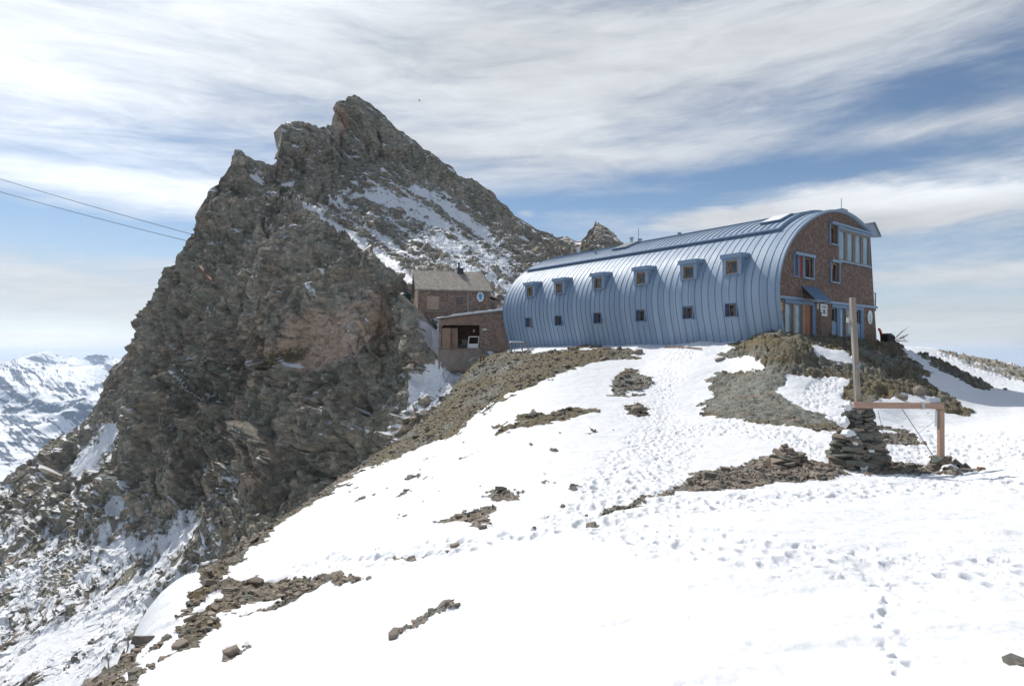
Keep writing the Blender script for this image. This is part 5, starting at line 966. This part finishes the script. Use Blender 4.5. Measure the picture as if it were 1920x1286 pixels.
P0 = Vector((pb_.x, 16.0, zb_)) - dirp * ((zb_ - loc.z) / dirp.z); pm = MB(); NN = 14
for i in range(NN):
    a = P0 + (pt_ - P0) * i / NN - loc; c = P0 + (pt_ - P0) * (i + 1) / NN - loc; pm.bar(a, c, .150 - .012 * i / NN, .14)
po_ = MB(); a = P0 - loc; c = pt_ - loc; po_.bar(a, c, .122, .12); po_.build('shaft', M['pole'], po, .012)
MB().box(-.06, .06, 0, .012, 0, .1).build('knot_plate', M['steel'], po).location = (c - a) * .6 + a + Vector((0, -.085, 0))
hz = (V0 - 600) / FPX * 15.9 - loc.z; qx = (a + (c - a) * (hz / (c.z - a.z))).x
pw_ = MB().box(qx - .13, qx + .13, .075, .10, hz - .05, hz + .07).build('white_bracket', M['cream'], po)
# timber frame: crossbeam and post
tf = empty('timber_frame', gXY(1765, 15.6) + Vector((0, 0, -.1)), 0, 'reddish timber frame with long crossbeam and short post in a stone heap', 'frame'); L0 = tf.location
Z = lambda v_, Y: (V0 - v_) / FPX * Y - L0.z
Xb0 = (1604.5 - U0) / FPX * 15.75 - L0.x; Xb1 = (1768.5 - U0) / FPX * 15.6 - L0.x
MB().bar((Xb0, .25, Z(759.5, 15.8)), (Xb1, 0, Z(761, 15.6)), .11, .155).build('crossbeam', M['redwood'], tf, .008)
MB().bar((Xb1 - .055, .0, -.1), (Xb1 - .065, .0, Z(768, 15.6)), .125, .12).build('post', wood('red_post', (.48, .315, .24), 'Z', (.37, .23, .165)), tf, .008)
MB().box(Xb0 + 1.60, Xb0 + 1.66, -.02, .1, Z(767, 15.6) - .0, Z(753, 15.6)).build('steel_strap', M['galv'], tf)
MB().box(Xb1 - .34, Xb1 - .06, .02, .16, Z(754, 15.6), Z(746, 15.6)).build('steel_bracket', M['galv'], tf); MB().box(Xb1 - .16, Xb1 - .125, .0, .08, Z(800, 15.6), Z(770, 15.6)).build('steel_strip', M['galv'], tf)
shp = empty('stone_heap', gXY(1766, 15.7) + Vector((0, 0, -.05)), 0, 'low heap of dark slates around the foot of the red timber post', 'stone heap'); heap(shp, 34, lambda h: (.36 - .16 * h, .30 - .12 * h), .42, 'slate', seed=8, big=.95)
snowlump('snow_patch', shp, (-.02, -.34, .14), (.24, .12, .16), 5)
for k, (x, z_, ry, s) in enumerate(((.42, .20, .75, .36), (.55, .12, .95, .30), (-.34, .42, -.5, .2))):
    o = bpy.data.objects.new('leaning_slab', SM['slategreen'][0]); COL.objects.link(o); o.parent = shp; o.location = (x, -.12 - .1 * k, z_); o.rotation_euler = (.3, ry, .2); o.scale = (s, s * .9, s)
bt_ = empty('wooden_board', gXY(1815, 15.3) + Vector((0, 0, .02)), R(-4), 'thin flat board lying on the snow right of the stone heap', 'board'); MB().box(-.36, .30, -.06, .06, 0, .035).build('plank', M['slat'], bt_); MB().box(.22, .36, -.09, .02, .03, .08).build('end_block', M['rust'], bt_)
sc_ = empty('small_cairn', gXY(1474, 16.6) + Vector((0, 0, -.05)), 0, 'small pointed cairn of slates with big slabs round its foot', 'cairn'); heap(sc_, 78, lambda h: (.80 - .76 * h ** .75, .62 - .56 * h ** .75), .64, 'slatebrown', seed=21, big=1.1)
rc1 = MB(); rc1.add([(.5 * math.cos(a), .42 * math.sin(a), 0) for a in np.linspace(0, 5.6, 9)] + [(0, 0, .62)], [(i, (i + 1) % 9, 9) for i in range(9)]); rc1.build('core', M['slatebrown'], sc_)
# wires
def wire(name, a, c, label, cat, r, sag=0.0, m='iron', n=10):
    a = Vector(a); c = Vector(c); o = empty(name, a, 0, label, cat); MB().tube([(c - a) * (i / n) + Vector((0, 0, -sag * 4 * (i / n) * (1 - i / n))) for i in range(n + 1)], r, 5).build('strand', M[m], o); return o
wire('guy_wire', ray(1688, 762, 15.7), gXY(1755, 15.5) + Vector((0, 0, .35)), 'thin dark wire slanting from the crossbeam down to the stone heap', 'wire', .0085)
g_ = gXY(1668, 17.2); w = wire('guy_wire', ray(1646, 770, 15.9), g_ + Vector((0, 0, .12)), 'thin dark wire hanging from the crossbeam beside the tall cairn', 'wire', .006); mw = MB().box(-.05, .05, -.04, .04, -.08, .09).build('weight', M['iron'], w, .02); mw.location = g_ + Vector((0, 0, .1)) - w.location
wire('guy_wire', ray(1752, 790, 15.7), ray(1722, 812, 16.6), 'short faint wire left of the red timber post', 'wire', .004)
wire('guy_wire', sc_.location + Vector((.15, 0, .62)), ray(1503, 806, 21), 'short thin wire sticking up from the small cairn', 'wire', .006)
wire('ropeway_cable', ray(362, 440, 106), ray(-420, 196, 150), 'upper of two thin cables running from the rock peak out to the left', 'cable', .055, 1.0, 'black', 16)
wire('ropeway_cable', ray(352, 452, 106), ray(-420, 226, 145), 'lower of two thin cables running from the rock peak out to the left', 'cable', .055, 1.2, 'black', 16)
g0 = gXY(1248, 46.5); g1 = gXY(1316, 42.5); pl_ = empty('thin_pole', g0 + Vector((0, 0, .10)), 0, 'long thin pole lying on the snow before the blue hut', 'pole'); MB().tube([(0, 0, 0), (g1 - g0) * .5 + Vector((0, 0, .03)), g1 - g0], .05, 6).build('shaft', M['rust'], pl_)
tm = empty('timber_beam', ray(374, 500, 98), 0, 'rusty timber beam jammed against the cliff high on the left', 'beam'); c_ = ray(424, 560, 90) - tm.location; MB().bar((0, 0, 0), c_, .45, .45).build('shaft', M['rust'], tm)
# right of the gable
def at_b(u_, v_, Y): return ray(u_, v_, Y)
rp = empty('red_hoop', ray(1648, 641, 49.0), ROTB, 'curved red hoop leaning at the right corner of the shingled gable', 'hoop'); MB().tube([(.0, 0, 1.02), (.22, 0, .92), (.40, 0, .68), (.5, 0, .35), (.52, 0, -.2)], .10, 8).build('tube', M['red'], rp)
eq = empty('crate', ray(1665, 640, 48.0), R(20), 'small black crate on the crest right of the gable', 'crate'); MB().box(-.42, .42, -.3, .3, -.3, .42).build('body', M['black'], eq, .03); MB().box(-.3, .1, -.28, .28, .423, .62).box(.2, .4, -.2, .2, .423, .52).build('lid', M['iron'], eq)
dwb = empty('dead_branch', ray(1672, 640, 48.0), 0, 'bare tangled dead branch on the crest beside the black crate', 'branch'); b_ = MB(); rb = random.Random(2)
def twig(p, d, r_, n):
    q = p + d; b_.tube([p, p + d * .5 + Vector((rb.uniform(-.04, .04), 0, rb.uniform(-.04, .04))), q], r_, 5, True, r_ * .6)
    if n:
        for k in range(2): twig(q if k else p + d * .6, Vector((d.x * rb.uniform(.5, .9), rb.uniform(-.1, .1), d.z * rb.uniform(.2, .7) + rb.uniform(-.12, .16))), r_ * .7, n - 1)
for k in range(3): twig(Vector((.05 * k, 0, -.1)), Vector((.38 + .1 * k, .05, .42 - .1 * k)), .04, 3)
b_.build('wood', M['rust'], dwb)
# bird
bd_ = empty('bird', ray(787, 189, 60), 0, 'small dark bird flying right of the rock summit', 'bird'); bm = bmesh.new(); bmesh.ops.create_uvsphere(bm, u_segments=12, v_segments=8, radius=1)
for v_ in bm.verts: 
    k = v_.co.x; v_.co = Vector((v_.co.x * .19, v_.co.y * (.055 - .02 * abs(k)), v_.co.z * .05))
me = bpy.data.meshes.new('body'); 
def wing(s): 
    P_ = [(.06, 0, .02), (-.09, 0, .01), (-.10, s * .18, .12), (-.16, s * .40, .16), (.02, s * .20, .15)]; n0_ = len(bm.verts); vv = [bm.verts.new(q) for q in P_]; ww = [bm.verts.new((q[0], q[1], q[2] - .012)) for q in P_]
    bm.faces.new(vv); bm.faces.new(ww[::-1]); [bm.faces.new((vv[i], vv[(i + 1) % 5], ww[(i + 1) % 5], ww[i])) for i in range(5)]
wing(1); wing(-1); tl_ = [bm.verts.new(q) for q in ((-.14, 0, .02), (-.30, .06, .0), (-.30, -.06, .0), (-.14, 0, -.02))]; bm.faces.new(tl_[:3]); bm.faces.new((tl_[3], tl_[2], tl_[1])); bm.faces.new((tl_[0], tl_[2], tl_[3])); bm.faces.new((tl_[0], tl_[3], tl_[1]))
hd = bmesh.ops.create_icosphere(bm, subdivisions=1, radius=.045, matrix=Matrix.Translation((.19, 0, .03))); bm.to_mesh(me); bm.free(); me.materials.append(M['bird']); ob_ = link('body', me, None, bd_); bd_.rotation_euler = (R(50), R(-35), R(30)); bd_.scale = (.5, .5, .5)

# ------------------------------------------------------------------ the air
hb = MB().box(-14500, 14500, -14500, 14500, -1250, 90); hm = bpy.data.materials.new('haze'); hm.use_nodes = True; ht_ = hm.node_tree; ht_.nodes.clear()
pvn = ht_.nodes.new('ShaderNodeVolumePrincipled'); pvn.inputs['Color'].default_value = (.62, .78, 1.0, 1); pvn.inputs['Density'].default_value = 5.0e-5; pvn.inputs['Anisotropy'].default_value = .2
hmo = ht_.nodes.new('ShaderNodeOutputMaterial'); ht_.links.new(pvn.outputs[0], hmo.inputs['Volume']); tag(hb.build('haze', hm), kind='stuff')
